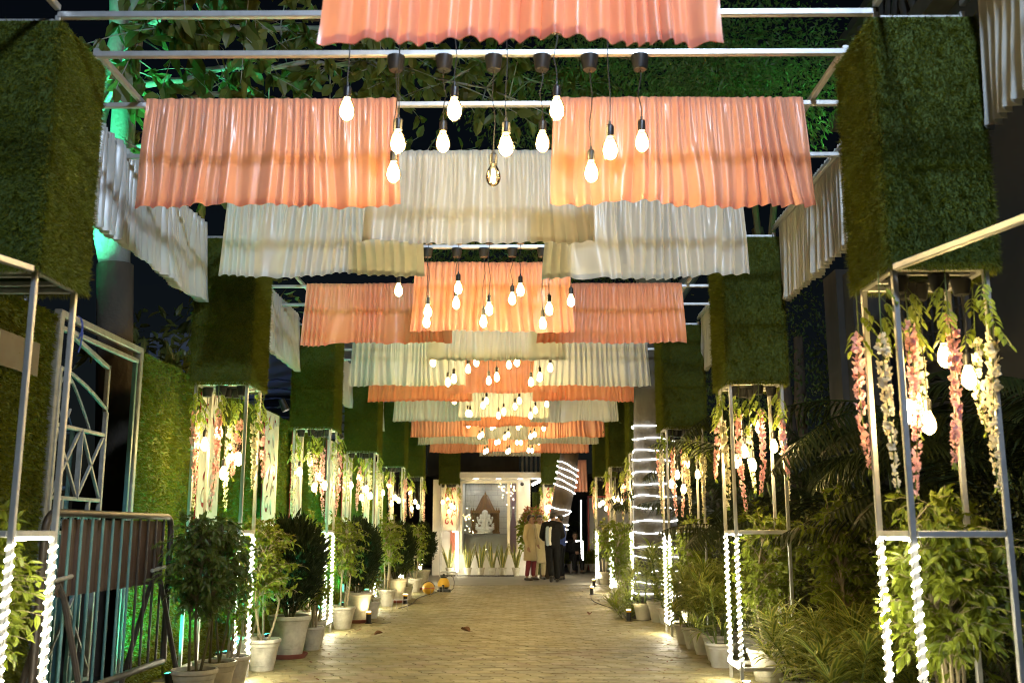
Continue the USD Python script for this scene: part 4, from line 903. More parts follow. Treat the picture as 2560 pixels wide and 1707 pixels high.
# ------------------------------------------------------------------ crowd barrier
t = thing('crowd_barrier', 'dark tubular crowd barrier with brown corrugated sheet beside the gate', 'barrier', (-2.47, 5.86, 0), 0)
rr = .11; c = [(0, 0, .30), (0, 0, 1.40 - rr)] + [(0, rr - rr * math.cos(x), 1.40 - rr + rr * math.sin(x)) for x in np.linspace(0.2, PI / 2, 6)] + [(0, 2.12 - rr + rr * math.sin(x), 1.40 - rr + rr * math.cos(x)) for x in np.linspace(0.05, PI / 2 - .1, 6)] + [(0, 2.12, 1.40 - rr), (0, 2.12, .30)]
part(t, 'frame', MB().tube(c, .024, 10), 'barrier_tube', smooth=40)
part(t, 'bottom_rail', MB().tube([(0, .0, .31), (0, 2.12, .31)], .024, 10), 'barrier_tube', smooth=40)
for i in range(12): part(t, 'upright', MB().tube([(0, .16 + .163 * i, .32), (0, .16 + .163 * i, 1.385)], .0095, 6), 'gate_teal' if i < 8 else 'barrier_tube')
y = np.linspace(.30, 2.04, 90); x = -.028 + .012 * np.sign(np.sin(y * 2 * PI / .17)) * np.minimum(1, np.abs(np.sin(y * 2 * PI / .17)) * 2.2)
v = np.vstack([np.c_[x, y, np.full(90, .90)], np.c_[x, y, np.full(90, 1.365)]]); i = np.arange(89)
v2 = v.copy(); v2[:, 0] -= .002
part(t, 'corrugated_sheet', MB().add(v, np.stack([i, i + 1, i + 91, i + 90], 1)).add(v2, np.stack([i + 90, i + 91, i + 1, i], 1)), 'brown_sheet')
for yy in (.22, 1.86):
    part(t, 'foot', MB().tube([(0, yy, .98), (.02, yy + .05, .90), (.20, yy + .16, .02)], .019, 8), 'barrier_tube', smooth=40); part(t, 'foot', MB().tube([(0, yy, .98), (-.02, yy - .05, .90), (-.20, yy - .14, .02)], .019, 8), 'barrier_tube', smooth=40)
    part(t, 'stay', MB().tube([(0, yy - .1, 1.0), (0, yy + .18, 1.02)], .014, 6), 'gate_white')

# ------------------------------------------------------------------ dark house and garden wall on the right
t = thing('house', 'dark house behind the right garden with balustraded terrace and lattice opening', 'building', (0, 0, 0), 0)
X = 5.6
part(t, 'wall', MB().box((X, 2, 0), (X + 4, 15.2, 7.6)), 'dark_wall'); part(t, 'cornice', MB().box((X - .3, 2, 7.6), (X + 4, 15.2, 7.85)), 'concrete')
part(t, 'pillar', MB().box((X - .75, 14.0, 0), (X - .25, 14.6, 5.0)).box((X - .66, 13.6, 0), (X - .2, 13.98, 4.9)), 'concrete')
part(t, 'parapet_rail', MB().box((X - .28, 2, 8.75), (X - .02, 15.2, 8.9)), 'concrete')
BAL = [(.05, 7.85), (.075, 7.9), (.04, 7.98), (.085, 8.2), (.055, 8.45), (.035, 8.6), (.07, 8.70), (.07, 8.75)]
for i in range(26): part(t, 'baluster', MB().lathe(BAL, 8, (X - .15, 8.0 + i * .27, 0)), 'concrete', smooth=True)
lat = str(UsdGeom.Xform.Define(stage, t + '/lattice_window').GetPath()); part(lat, 'frame', MB().box((X - .06, 11.6, 3.4), (X - .01, 13.4, 3.5)).box((X - .06, 11.6, 5.1), (X - .01, 13.4, 5.2)).box((X - .06, 11.5, 3.4), (X - .01, 11.6, 5.2)).box((X - .06, 13.4, 3.4), (X - .01, 13.5, 5.2)), 'concrete')
mb = MB()
for i in range(9): mb.bar((X - .035, 11.6, 3.6 + .17 * i), (X - .035, 13.4, 3.6 + .17 * i), .03)
for i in range(11): mb.bar((X - .045, 11.7 + .16 * i, 3.5), (X - .045, 11.7 + .16 * i, 5.1), .025)
part(lat, 'lattice', mb, 'dark_wall'); gr = MB()
for i in range(7):
    y = 6.3 + i * .3; gr.bar((X - .05, y, 3.6), (X - .05, y, 5.6), .02); a = np.linspace(0, 2 * PI, 14); gr.tube(np.stack([0 * a + X - .05, y + .15 + .12 * np.cos(a), 4.3 + .12 * np.sin(a)], 1), .010, 5); gr.tube(np.stack([0 * a + X - .05, y + .15 + .10 * np.cos(a), 4.95 + .14 * np.sin(a)], 1), .010, 5)
part(t, 'window_grille', gr, 'black_plastic')
t = thing('garden_wall', 'low dark garden wall far behind the right towers', 'wall', (5.0, 15.3, 0), 0); part(t, 'wall', MB().box((0, 0, 0), (.2, 18, 2.2)), 'dark_wall'); part(t, 'coping', MB().box((-.05, -.02, 2.2), (.25, 18, 2.28)), 'concrete')
t = thing('building', 'blue lit building wall with railings glimpsed beyond the left turf wall', 'building', (-8.6, 21.5, 0), 0)
part(t, 'wall', MB().box((-.5, 3.2, 0), (5.0, 4.2, 6.2)), 'blue_wall'); part(t, 'window', MB().box((2.4, 3.15, 3.2), (3.6, 3.19, 4.6)), 'dark_wall')
for z in np.arange(3.0, 4.9, .22): part(t, 'railing_bar', MB().tube([(1.0, 2.6, z), (3.0, 2.4, z + .12), (5.0, 2.7, z - .06)], .022, 5), 'black_plastic')
part(t, 'column', MB().tube([(3.55, 2.5, 0), (3.6, 2.5, 5.2)], .09, 8), 'black_plastic')

# ------------------------------------------------------------------ the shrine at the end
SY = 29.8
t = SHR = thing('shrine', 'small white glass fronted shrine building with a flat canopy, closing the path', 'building', (0, 0, 0), 0)
P_ = lambda n, a, b, m, par=None: part(par or t, n, MB().box(a, b), m)
P_('canopy', (-1.58, SY - .75, 2.77), (1.12, SY + 2.4, 2.94), 'white_paint'); P_('ceiling', (-1.46, SY + .02, 2.72), (.56, SY + 2.2, 2.765), 'white_paint')
P_('plinth', (-1.52, SY, 0), (.22, SY + .35, .585), 'white_paint'); P_('pier', (.22, SY - .02, 0), (.58, SY + .5, 2.765), 'white_paint'); P_('side_wall', (-2.3, SY + .02, 0), (-1.53, SY + .3, 2.765), 'white_paint')
P_('right_wall', (.46, SY + .51, 0), (.58, SY + 2.2, 2.765), 'white_paint'); P_('left_wall', (-1.53, SY + .31, 0), (-1.43, SY + 2.2, 2.765), 'white_paint')
P_('back_wall', (-1.42, SY + 1.5, .0), (.45, SY + 1.6, 2.71), 'grey_metal'); P_('marble_panel', (-1.42, SY + 1.44, .59), (.45, SY + 1.497, 1.17), 'marble'); P_('shelf', (-1.42, SY + 1.08, 1.155), (.45, SY + 1.43, 1.185), 'grey_metal')
bw = t + '/back_wall'
for r in range(9):
    for c in range(5):
        x0 = -1.415 + (c - (.5 if r % 2 else 0)) * .40; x1 = min(x0 + .388, .445); x0 = max(x0, -1.415)
        if x1 - x0 > .04: P_('tile', (x0, SY + 1.475, 1.192 + r * .167), (x1, SY + 1.499, 1.192 + r * .167 + .155), 'wall_tile', bw)
for x0, x1 in ((-1.50, -1.43), (-.10, -.02), (.17, .215)): P_('mullion', (x0, SY + .01, .587), (x1, SY + .07, 2.72), 'cream_paint')
P_('sill', (-1.43, SY - .03, .587), (.17, SY + .12, .625), 'cream_paint'); P_('head', (-1.43, SY + .008, 2.655), (.17, SY + .075, 2.719), 'cream_paint')
P_('pane', (-1.428, SY + .036, .626), (-.102, SY + .042, 2.654), 'window_glass'); P_('pane', (-.018, SY + .036, .626), (.168, SY + .042, 2.654), 'window_glass')
for x, y in ((-1.1, .6), (-1.15, 1.1), (-.35, .6), (-.3, 1.1), (.1, .9)): part(t, 'ceiling_lamp', MB().lathe([(.075, -.02), (.001, -.02)], 14, (x, SY + y, 2.735)), 'ceiling_glow')
for x in (-1.02, -.35, .28): part(t, 'canopy_lamp', MB().lathe([(.07, 0), (.001, 0)], 14, (x, SY - .35, 2.764)), 'ceiling_glow')
part(t, 'upper_wall', MB().box((-2.6, SY + 1.2, 2.95), (.25, SY + 2.3, 6.2)), 'concrete'); part(t, 'ledge', MB().box((-1.3, SY + 1.12, 3.22), (-.2, SY + 1.19, 3.42)), 'concrete')
for i in range(5): part(t, 'upper_pipe', MB().tube([(.35 + i * .14, SY + 1.1, 2.95), (.35 + i * .14, SY + 1.12, 3.9)], .035, 8), 'grey_metal')
t2 = thing('security_camera', 'black bullet camera under the canopy on the white pier', 'camera', (.34, SY - .12, 2.64)); part(t2, 'body', MB().lathe([(.001, 0), (.05, 0), (.055, .02), (.055, .12), (.001, .13)], 12, (0, .08, 0), (0, -1, -.15)), 'black_plastic', smooth=40); part(t2, 'mount', MB().bar((0, .05, 0), (0, .10, .0), .03), 'black_plastic')
t2 = thing('wall_lamp', 'bright white lamp strip under the right end of the canopy', 'lamp', (.80, SY - .2, 2.70)); part(t2, 'tube', MB().tube([(-.16, 0, -.10), (.14, -.25, .03)], .03, 8), 'ceiling_glow'); part(t2, 'holder', MB().bar((-.16, .02, -.055), (.14, -.23, .075), .04), 'white_paint')
# drapes
def drape(W, H, seed, waist):
    r = np.random.default_rng(seed); U, Vn = 90, 24; uu, vv = np.meshgrid(np.linspace(-1, 1, U), np.linspace(0, 1, Vn)); k = 1 - (1 - waist) * np.exp(-((vv - .42) / .16) ** 2)
    ph = uu * 22 + .8 * np.sin(uu * 5 + seed); x = W / 2 * uu * k * (1 + .25 * np.maximum(0, vv - .5)); return np.stack([x, .025 * np.sin(ph) * k, -H * vv], -1).reshape(-1, 3), [[i * U + j, i * U + j + 1, (i + 1) * U + j + 1, (i + 1) * U + j] for i in range(Vn - 1) for j in range(U - 1)]
for nm, x, y, w, m in (('lilac drape gathered at the middle behind the right shrine pane', .075, SY + .22, .22, 'lilac_cloth'), ('peach drape gathered at the middle left of the shrine glass', -1.66, SY - .06, .20, 'peach_satin')):
    t2 = thing('drape', nm, 'curtain', (x, y, 2.66)); part(t2, 'cloth', drape(w, 2.02, 3, .35), m, smooth=True); part(t2, 'tie_band', MB().lathe([(.045, -.87), (.05, -.84), (.045, -.81)], 12), m)
# wooden temple
NX, NY = -.79, SY + 1.20
t = thing('wooden_temple', 'carved brown wooden temple with fluted spire on the shrine shelf', 'wooden temple', (NX, NY, 1.187))
part(t, 'back_board', MB().box((-.43, .14, 0), (.43, .20, .70)), 'teak')
for i in range(9):
    part(t, 'back_plank', MB().box((-.40 + i * .09, .125, .06), (-.40 + i * .09 + .084, .139, .64)), 'teak')
part(t, 'base', MB().box((-.45, -.20, -.0), (.45, .139, .055)), 'teak')
for sx in (-1, 1): part(t, 'pillar', MB().lathe([(.035, .056), (.035, .09), (.022, .12), (.022, .52), (.035, .56), (.035, .62)], 10, (sx * .40, -.14, 0)), 'teak', smooth=40)
part(t, 'beam', MB().box((-.45, -.19, .62), (.45, .139, .70)), 'teak')
for i in range(13): part(t, 'pendant_drop', MB().lathe([(.001, .55), (.012, .57), (.016, .60), (.012, .619)], 7, (-.36 + .06 * i, -.17, 0)), 'teak')
n, k = 24, 10; pr = []
for j in range(k): f = j / (k - 1); pr.append((.28 * (1 - f) ** .7 * (1 - .10 * math.sin(PI * f)) + .018, .70 + .50 * f))
v = np.array([[R * (1 + .06 * (i % 2)) * math.cos(2 * PI * i / n), .62 * R * (1 + .06 * (i % 2)) * math.sin(2 * PI * i / n), z] for R, z in pr for i in range(n)])
part(t, 'spire', MB().add(v, [[j * n + i, j * n + (i + 1) % n, (j + 1) * n + (i + 1) % n, (j + 1) * n + i] for j in range(k - 1) for i in range(n)]), 'teak'); part(t, 'finial', MB().lathe([(.02, 1.19), (.028, 1.22), (.008, 1.25), (.001, 1.31)], 8), 'teak', smooth=True)
for sx in (-1, 1):
    for d in (.42, .35): part(t, 'corner_finial', MB().lathe([(.016, .701), (.02, .72), (.008, .745), (.014, .755), (.001, .785)], 7, (sx * d, -.15, 0)), 'teak')
# statue of a seated elephant headed deity
t = thing('deity_statue', 'white seated elephant headed deity statue on the shrine shelf', 'statue', (NX, NY - .26, 1.19))
S = .78
q = lambda *c: [((x * S, y * S, z * S), (np.asarray(r) * S)) for (x, y, z, r) in c]
ch = [q((0, .02, .26, (.17, .12, .13)), (0, 0, .40, (.135, .10, .12)), (0, .02, .55, (.13, .09, .07))), q((0, -.02, .66, (.135, .11, .12)), (0, -.01, .76, (.115, .10, .09))),
      q((0, -.10, .66, .042), (.005, -.14, .58, .036), (.0, -.15, .50, .032), (-.03, -.155, .43, .028), (-.075, -.15, .40, .023), (-.10, -.14, .43, .018)),
      q((.10, 0, .68, (.03, .025, .06)), (.17, .02, .66, (.045, .02, .085)), (.18, .02, .58, (.03, .018, .04))), q((-.10, 0, .68, (.03, .025, .06)), (-.17, .02, .66, (.045, .02, .085)), (-.18, .02, .58, (.03, .018, .04))),
      q((.06, -.02, .22, .085), (.26, -.10, .17, .075), (.05, -.19, .13, .055), (-.03, -.19, .12, .045)), q((-.06, -.02, .22, .085), (-.26, -.10, .17, .075), (-.05, -.17, .15, .055), (.03, -.19, .14, .045))]
for sx in (-1, 1):
    ch += [q((sx * .13, .0, .54, .05), (sx * .24, -.03, .42, .042), (sx * .20, -.13, .36, .034), (sx * .17, -.16, .37, .036)), q((sx * .13, .03, .56, .048), (sx * .26, .03, .48, .038), (sx * .29, -.01, .56, .032), (sx * .285, -.02, .61, .04))]
part(t, 'figure', hulls(ch, .014, 5), 'statue_white', smooth=True)
part(t, 'crown', MB().lathe([(.120 * S, .76 * S), (.126 * S, .78 * S), (.118 * S, .83 * S), (.085 * S, .875 * S), (.04 * S, .90 * S), (.001, .91 * S)], 16), 'statue_white', smooth=40)
part(t, 'seat', MB().lathe([(.001, 0), (.30 * S, 0), (.32 * S, .03 * S), (.27 * S, .06 * S), (.28 * S, .11 * S), (.001, .11 * S)], 20, (0, -.04, 0)), 'statue_white', smooth=40)
lo = MB()
for i in range(14):
    a = 2 * PI * i / 14; leaves(lo, [(.26 * S * math.cos(a), -.04 + .26 * S * math.sin(a), .03)], [(math.cos(a) * .8, math.sin(a) * .8, .9)], [(-math.cos(a), -math.sin(a), .5)], .15, .09, droop=-.4)
part(t, 'lotus_petals', lo, 'statue_white')
hal = MB()
for sx in (-1, 1):
    for i in range(4): leaves(hal, [(sx * .24 * S, 0, (.12 + .06 * i) * S)], [(sx, 0, .55 + .1 * i)], [(0, -1, 0)], .13, .05, droop=.0)
part(t, 'side_plumes', hal, 'statue_white')
t = thing('offering_bowl', 'small dark bowl with red flowers in front of the statue', 'bowl', (NX, NY - .42, 1.187)); part(t, 'bowl', MB().lathe([(.001, 0), (.03, 0), (.06, .05), (.055, .05), (.028, .012), (.001, .012)], 14), 'black_plastic', smooth=40); part(t, 'flowers', MB().sphere((0, 0, .05), .042, 1, (1, 1, .6)), 'pink_petal')
t = thing('fairy_lights', 'string of warm fairy lights hanging behind the shrine glass', 'fairy lights', (0, SY + .12, 0)); fr = np.random.default_rng(9); wires = MB(); fpts = []
for x, zb, nn_ in ((-.22, 2.1, 5), (-.05, 2.0, 6), (.06, 1.9, 6), (-1.3, 1.25, 4), (-1.2, 1.2, 4), (-1.1, 1.1, 3), (-.75, .68, 1)):
    L = [(x + .02 * math.sin(z * 9), 0, z) for z in np.linspace(2.64, zb, 12)]; wires.tube(L, .002, 4)
    for i in range(nn_): fpts.append((x + fr.normal(0, .03), 0, zb + (.5 if zb > 1.5 else .7) * fr.random()))
part(t, 'wire', wires, 'green_stem')
for f in fpts: part(t, 'lamp', MB().sphere(f, .012, 1), 'fairy_glow')
# right end: turf wall patch, scroll board, kiosk
thing('turf_wall', 'green turf covered wall beside the white pier at the far end', 'turf wall', (.64, SY + .2, 0), -PI / 2, None, WALL4, (1, .16, .86))
thing('scroll_panel', 'white scroll cut board in the last right tower', 'decorative panel', (.98, 29.48, 1.30), -PI / 2, None, SCROLL, (1, .7, .9))
thing('scroll_panel', 'white scroll cut board in the last left tower', 'decorative panel', (-1.98, 29.48, 1.30), -PI / 2, None, SCROLL, (1, .7, .9))
t = thing('kiosk', 'grey shuttered kiosk with a red edge at the far right', 'kiosk', (2.52, 33.6, 0)); part(t, 'body', MB().box((0.06, 0, 0), (2.4, 1.5, 2.34)), 'white_paint'); part(t, 'red_edge', MB().box((0, -.04, 0), (.055, .1, 2.40)).box((0, -.045, 2.345), (2.4, .1, 2.41)), 'red_paint')
for i in range(12): part(t, 'shutter_slat', MB().box((.35, -.03, .5 + .075 * i), (1.9, -.002, .55 + .075 * i)), 'grey_metal')
t = thing('backdrop_wall', 'dark boundary wall closing the lane behind the kiosk', 'wall', (0, 36.5, 0)); part(t, 'wall', MB().box((.9, 0, 0), (16, .3, 3.2)).box((-16, 0, 0), (-2.4, .3, 3.2)), 'dark_wall'); part(t, 'coping', MB().box((.85, -.05, 3.2), (16, .35, 3.3)).box((-16, -.05, 3.2), (-2.35, .35, 3.3)), 'concrete')
curtain('peach curtain hanging alone beyond the last right tower', .60, .95, (1.98, 30.2, 3.35), 0, 'peach_satin', None, 905)

# ------------------------------------------------------------------ small things on the ground
GSP = proto('ground_spot')
part(GSP, 'body', MB().lathe([(.001, .01), (.034, .01), (.036, .02), (.036, .15), (.030, .16), (.001, .16)], 14), 'black_plastic', smooth=40); part(GSP, 'yellow_band', MB().lathe([(.0372, .125), (.0372, .15)], 14), 'yellow_plastic'); part(GSP, 'lens', MB().lathe([(.032, .1615), (.001, .1615)], 12), 'ground_spot_glow'); part(GSP, 'base', MB().lathe([(.001, 0), (.055, 0), (.055, .01), (.001, .01)], 14), 'black_plastic'); part(GSP, 'cable', MB().tube([(.04, 0, .02), (.10, .05, .006), (.2, .02, .004), (.3, .12, .004)], .004, 5), 'black_rubber')
for lab, x, y in (('black ground spotlight with yellow band beside the second big pot on left', -1.86, 14.55), ('small black ground spotlight between pots far down the left', -1.78, 18.4), ('black ground spotlight with yellow band right of path before the glowing trunk', 1.86, 14.95), ('black ground spotlight near the fourth right tower pot', 1.74, 20.9), ('farthest black ground spotlight on the right edge', 2.0, 23.9), ('added unseen ground spotlight near the first left tower', -1.8, 4.6), ('added unseen ground spotlight near the first right tower', 2.0, 5.0), ('added unseen ground spotlight before the second right tower', 2.02, 8.0)):  # last three lie out of view, added to brighten the near plants
    thing('ground_spotlight', lab, 'ground light', (x, y, 0), 0, 'small ground spotlights', GSP)
t = thing('pump', 'yellow domed pump with black base and looping cable', 'pump', (-1.36, 21.95, 0))
part(t, 'base', MB().lathe([(.001, 0), (.14, 0), (.145, .03), (.10, .06), (.11, .10), (.001, .10)], 18).bar((.02, -.16, 0.03), (.16, -.20, .03), .06).bar((.0, -.14, .0), (.0, -.14, .15), .05), 'black_plastic', smooth=40)
part(t, 'dome', MB().lathe([(.118, .10), (.130, .13), (.128, .18), (.105, .24), (.075, .275), (.06, .28), (.06, .29), (.001, .29)], 22), 'yellow_plastic', smooth=40)
part(t, 'cap', MB().lathe([(.062, .285), (.075, .30), (.07, .315), (.035, .33), (.02, .37), (.001, .375)], 16), 'black_plastic', smooth=40)
part(t, 'cable', MB().tube([(.06, -.02, .31), (.13, -.03, .335), (.21, -.04, .30), (.23, -.05, .20), (.22, -.05, .08), (.15, -.1, .02)], .006, 6), 'black_rubber')
t = thing('float_ball', 'yellow round float with red seam and black strap by the pump', 'float', (-1.60, 21.0, 0)); part(t, 'ball', MB().sphere((0, 0, .125), .125, 3, (1, 1, 1)), 'yellow_plastic', smooth=True); part(t, 'seam', MB().lathe([(.1265, .118), (.1275, .125), (.1265, .132)], 24), 'red_paint'); a = np.linspace(.2, 2.6, 14); part(t, 'strap', MB().tube(np.stack([.135 * np.cos(a), 0 * a - .03, .125 + .135 * np.sin(a)], 1), .007, 6), 'black_rubber')
for lab, x, y in (('thin wire plant stand on the ground near the third left tower pots', -1.72, 17.05), ('thin wire plant stand beside the yellow float', -1.42, 20.9)):
    t = thing('wire_stand', lab, 'plant stand', (x, y, 0), 0, 'wire plant stands'); a = np.linspace(0, 2 * PI, 17); part(t, 'ring', MB().tube(np.stack([.13 * np.cos(a), .13 * np.sin(a), 0 * a + .16], 1), .004, 5), 'grey_metal')
    for i in range(4): part(t, 'leg', MB().tube([(.13 * math.cos(i * PI / 2 + .5), .13 * math.sin(i * PI / 2 + .5), .16), (.14 * math.cos(i * PI / 2 + .5), .14 * math.sin(i * PI / 2 + .5), .004)], .004, 5), 'grey_metal')
def dry_leaf(lab, x, y, s, rz):
    t = thing('dry_leaf', lab, 'fallen leaf', (x, y, .012), rz); u, w = np.meshgrid(np.linspace(0, 1, 8), np.linspace(-1, 1, 5), indexing='ij')
    v = np.stack([u * s, w * s * .38 * np.sin(PI * u ** .8), .35 * s * np.abs(w) ** 1.5 * np.sin(PI * u) + .18 * s * u ** 2], -1).reshape(-1, 3); part(t, 'blade', MB().add(v, [[i * 5 + j, i * 5 + j + 1, i * 5 + j + 6, i * 5 + j + 5] for i in range(7) for j in range(4)]), 'dry_leaf', smooth=True); part(t, 'stalk', MB().tube([(0, 0, 0), (-.25 * s, .05 * s, .02 * s)], .0025, 4), 'dry_leaf')
dry_leaf('brown curled dry leaf lying alone in the middle of the path', -.36, 13.3, .15, 2.6); dry_leaf('small brown dry leaf on the pavers near the third left tower', -1.55, 12.9, .12, .4); dry_leaf('tiny dry leaf on the pavers on the right near the pots', 1.35, 15.9, .11, 1.4)
lit, er = MB(), np.random.default_rng(31); k = 150; x = np.where(er.random(k) < .5, -1, 1) * (1.35 + .6 * er.random(k) ** .6); y = 8.8 + 15 * er.random(k); a = er.random(k) * 6.28
leaves(lit, np.stack([x, y, .006 + .006 * er.random(k)], 1), np.stack([np.cos(a), np.sin(a), .15 * er.random(k)], 1), np.tile([0, 0, 1.0], (k, 1)) + .3 * er.normal(size=(k, 3)), .025 + .045 * er.random(k), .018, droop=-.2)
single('leaf_litter', lit, 'dry_leaf', 'bits of dry leaf scattered along both edges of the paved path', 'leaf litter', kind='stuff')
t = thing('cable', 'black cable lying along the foot of the shrine', 'cable', (0, 0, 0)); xx = np.linspace(-2.0, .1, 20); part(t, 'cable', MB().tube(np.stack([xx, 29.0 + .08 * np.sin(xx * 3), 0 * xx + .022], 1), .022, 6), 'black_rubber')
t = thing('cable', 'dark cable trailing on the path edge near the pump', 'cable', (0, 0, 0)); s = np.linspace(0, 1, 26); part(t, 'cable', MB().tube(np.stack([-1.75 + .25 * s + .06 * np.sin(9 * s), 17.2 + 5.2 * s, 0 * s + .010], 1), .008, 5), 'black_rubber')
t = thing('cable', 'thin dark cable running on the pavers along the right pots', 'cable', (0, 0, 0)); part(t, 'cable', MB().tube(np.stack([1.85 - .2 * s + .08 * np.sin(7 * s), 15.2 + 5.5 * s, 0 * s + .010], 1), .008, 5), 'black_rubber')
t = thing('potted_plant', 'broad leaved plant at the right edge very close to camera', 'potted plant', (1.98, 2.95, 0)); pot_parts(t, .16, .28); part(t, 'stem', MB().tube([(0, 0, .24), (.02, .02, .6), (-.02, 0, 1.0)], .008, 6), 'green_stem')
lr = np.random.default_rng(5); k = 16; a = lr.random(k) * 6.28; zz = .62 + .36 * lr.random(k); P = np.stack([.02 * np.cos(a), .02 * np.sin(a), zz], 1); part(t, 'foliage', leaves(MB(), P + np.stack([np.cos(a), np.sin(a), 0 * a], 1) * .06, np.stack([np.cos(a), np.sin(a), .3 + 0 * a], 1), np.tile([0, 0, 1.0], (k, 1)), .13, .085, droop=.6), 'vine_leaf')

# ------------------------------------------------------------------ people
def person(label, loc, rz, J, clothes, hair, glasses=False, beard=False):
    """J: joints in metres (x right, y forward, z up); clothes: (name, chains, material)"""
    t = thing('person', label, 'person', loc, rz)
    h = np.array(J['head']); f = J.get('face', (0, 1, 0)); f = unit(np.array(f, float)); r_ = unit(np.cross(f, [0, 0, 1.0])); up = np.cross(r_, f)
    hp = lambda a, b, c: tuple(h + r_ * a + f * b + up * c)
    ch = [[(hp(0, -.012, .045), (.074, .086, .085)), (hp(0, .012, -.055), (.058, .064, .058))], [(hp(0, .055, -.085), .030), (hp(0, .012, -.05), .05)], [(hp(0, -.01, -.06), .05), (J['neck'], .056)],
          [(hp(0, .092, .012), .010), (hp(0, .104, -.018), .017)], [(hp(-.080, -.005, .0), (.012, .022, .032))], [(hp(.080, -.005, .0), (.012, .022, .032))], [(J['neck'], .056), (tuple(np.array(J['chest'])), (.14, .09, .13)), (tuple(np.array(J['hips'])), (.135, .10, .10))]]
    for s in ('l', 'r'):
        sh, el, wr = J['sh' + s], J['el' + s], J['wr' + s]; ch.append([(J['neck'], .05), (sh, .050)]); ch.append([(sh, .050), (el, .038), (wr, .027)])
        d = unit(np.array(wr, float) - np.array(el, float)); w = np.array(wr, float); sd = unit(np.cross(d, [0.3, 1, .2])); ch.append([(tuple(w), .026), (tuple(w + d * .075), (.030, .030, .026))])
        for kf, (o, l) in enumerate(((-.026, .062), (-.009, .078), (.009, .074), (.026, .058))): b = w + d * .085 + sd * o; ch.append([(tuple(b), .0095), (tuple(b + d * l * .6), .009), (tuple(b + d * l * .9 + np.cross(sd, d) * .012), .008)])
        ch.append([(tuple(w + d * .03), .013), (tuple(w + d * .06 + sd * .045), .011), (tuple(w + d * .10 + sd * .05), .0095)])
        hpj, kn, an = J['hp' + s], J['kn' + s], J['an' + s]; ch.append([(hpj, .078), (kn, .052), (an, .036)])
    part(t, 'body', hulls(ch, .03, 3), 'skin', smooth=True)
    ey = MB(); br = MB()
    for sx in (-1, 1): ey.sphere(hp(sx * .031, .078, .018), .010, 1); br.tube([hp(sx * .016, .090, .040), hp(sx * .046, .078, .043)], .005, 4)
    part(t, 'eyes', ey, 'hair'); part(t, 'eyebrows', br, 'hair'); part(t, 'mouth', MB().tube([hp(-.022, .080, -.052), hp(0, .088, -.050), hp(.022, .080, -.052)], .005, 4), 'maroon_cloth')
    part(t, 'hair', hulls([[(hp(*c), r) for c, r in q] for q in hair], .02, 3), 'hair', smooth=True)
    if glasses:
        g = MB(); a = np.linspace(0, 2 * PI, 13)
        for sx in (-1, 1): g.tube([hp(sx * .033 + .022 * math.cos(x), .094, .018 + .017 * math.sin(x)) for x in a], .0025, 4); g.tube([hp(sx * .055, .092, .02), hp(sx * .078, .0, .012)], .0025, 4)
        part(t, 'glasses', g, 'black_plastic')
    for nm, chains, m in clothes: part(t, nm, hulls(chains, .03, 3), m, smooth=True)
    return t
SHORT = [[((0, -.02, .075), (.079, .088, .062)), ((0, -.045, .02), (.078, .064, .07))], [((0, .045, .100), (.062, .045, .03))]]
def stand(dx=0.0): return dict(head=(0, .02, 1.56), neck=(0, 0, 1.42), chest=(0, 0, 1.25), hips=(0, 0, .95), shl=(-.18, 0, 1.38), shr=(.18, 0, 1.38), ell=(-.235, -.03, 1.11), elr=(.235, -.03, 1.11), wrl=(-.22, .05, .87), wrr=(.22, .05, .87), hpl=(-.09, 0, .90), hpr=(.09, 0, .90), knl=(-.10, .03, .49), knr=(.10, .03, .49), anl=(-.10, 0, .09), anr=(.10, 0, .09))
def shoes(J): return [('shoe', [[((J['an' + s][0], J['an' + s][1] - .04, .045), (.042, .045, .042)), ((J['an' + s][0], J['an' + s][1] + .13, .035), (.046, .06, .032))]], 'shoe') for s in 'lr']
def kurta(J, hem=.52): return [[(J['neck'], (.075, .07, .05)), (J['chest'], (.20, .135, .14)), ((0, 0, 1.0), (.185, .135, .12)), ((0, 0, .75), (.21, .155, .10)), ((0, .0, hem), (.235, .17, .03))], [(J['shl'], .072), (J['ell'], .066), (tuple(np.array(J['wrl']) * .9 + np.array(J['ell']) * .1), .055)], [(J['shr'], .072), (J['elr'], .066), (tuple(np.array(J['wrr']) * .9 + np.array(J['elr']) * .1), .055)], [(J['neck'], .06), (J['shl'], .07)], [(J['neck'], .06), (J['shr'], .07)]]
def legs(J, a=.095, b=.072, c=.055): return [[(J['hp' + s], a), (J['kn' + s], b), (tuple(np.array(J['an' + s]) + [0, 0, .06]), c)] for s in 'lr'] + [[(J['hpl'], a), (J['hpr'], a)]]
J = stand(); J.update(face=(-.25, .95, -.08), wrl=(-.12, .16, .92), ell=(-.24, .03, 1.10), hpl=(-.08, 0, .9), hpr=(.08, 0, .9), knl=(-.14, .03, .49), knr=(.14, .03, .49), anl=(-.15, 0, .09), anr=(.15, -.02, .09))
person('person in long beige kurta and maroon trousers, looking sideways', (.55, 26.75, 0), PI + 1.05, J, [('kurta', kurta(J), 'kurta_beige'), ('trousers', legs(J), 'maroon_cloth'), ('placket', [[((0, .135, 1.34), .012), ((0, .15, 1.08), .012)]], 'pale_stem')] + shoes(J), SHORT)
J = stand(); J.update(face=(.1, 1, -.1))
person('person in cream kurta and glasses behind the beige one', (.80, 27.2, 0), PI + .25, J, [('kurta', kurta(J, .45), 'kurta_cream'), ('trousers', legs(J), 'kurta_cream')] + shoes(J), SHORT, glasses=True)
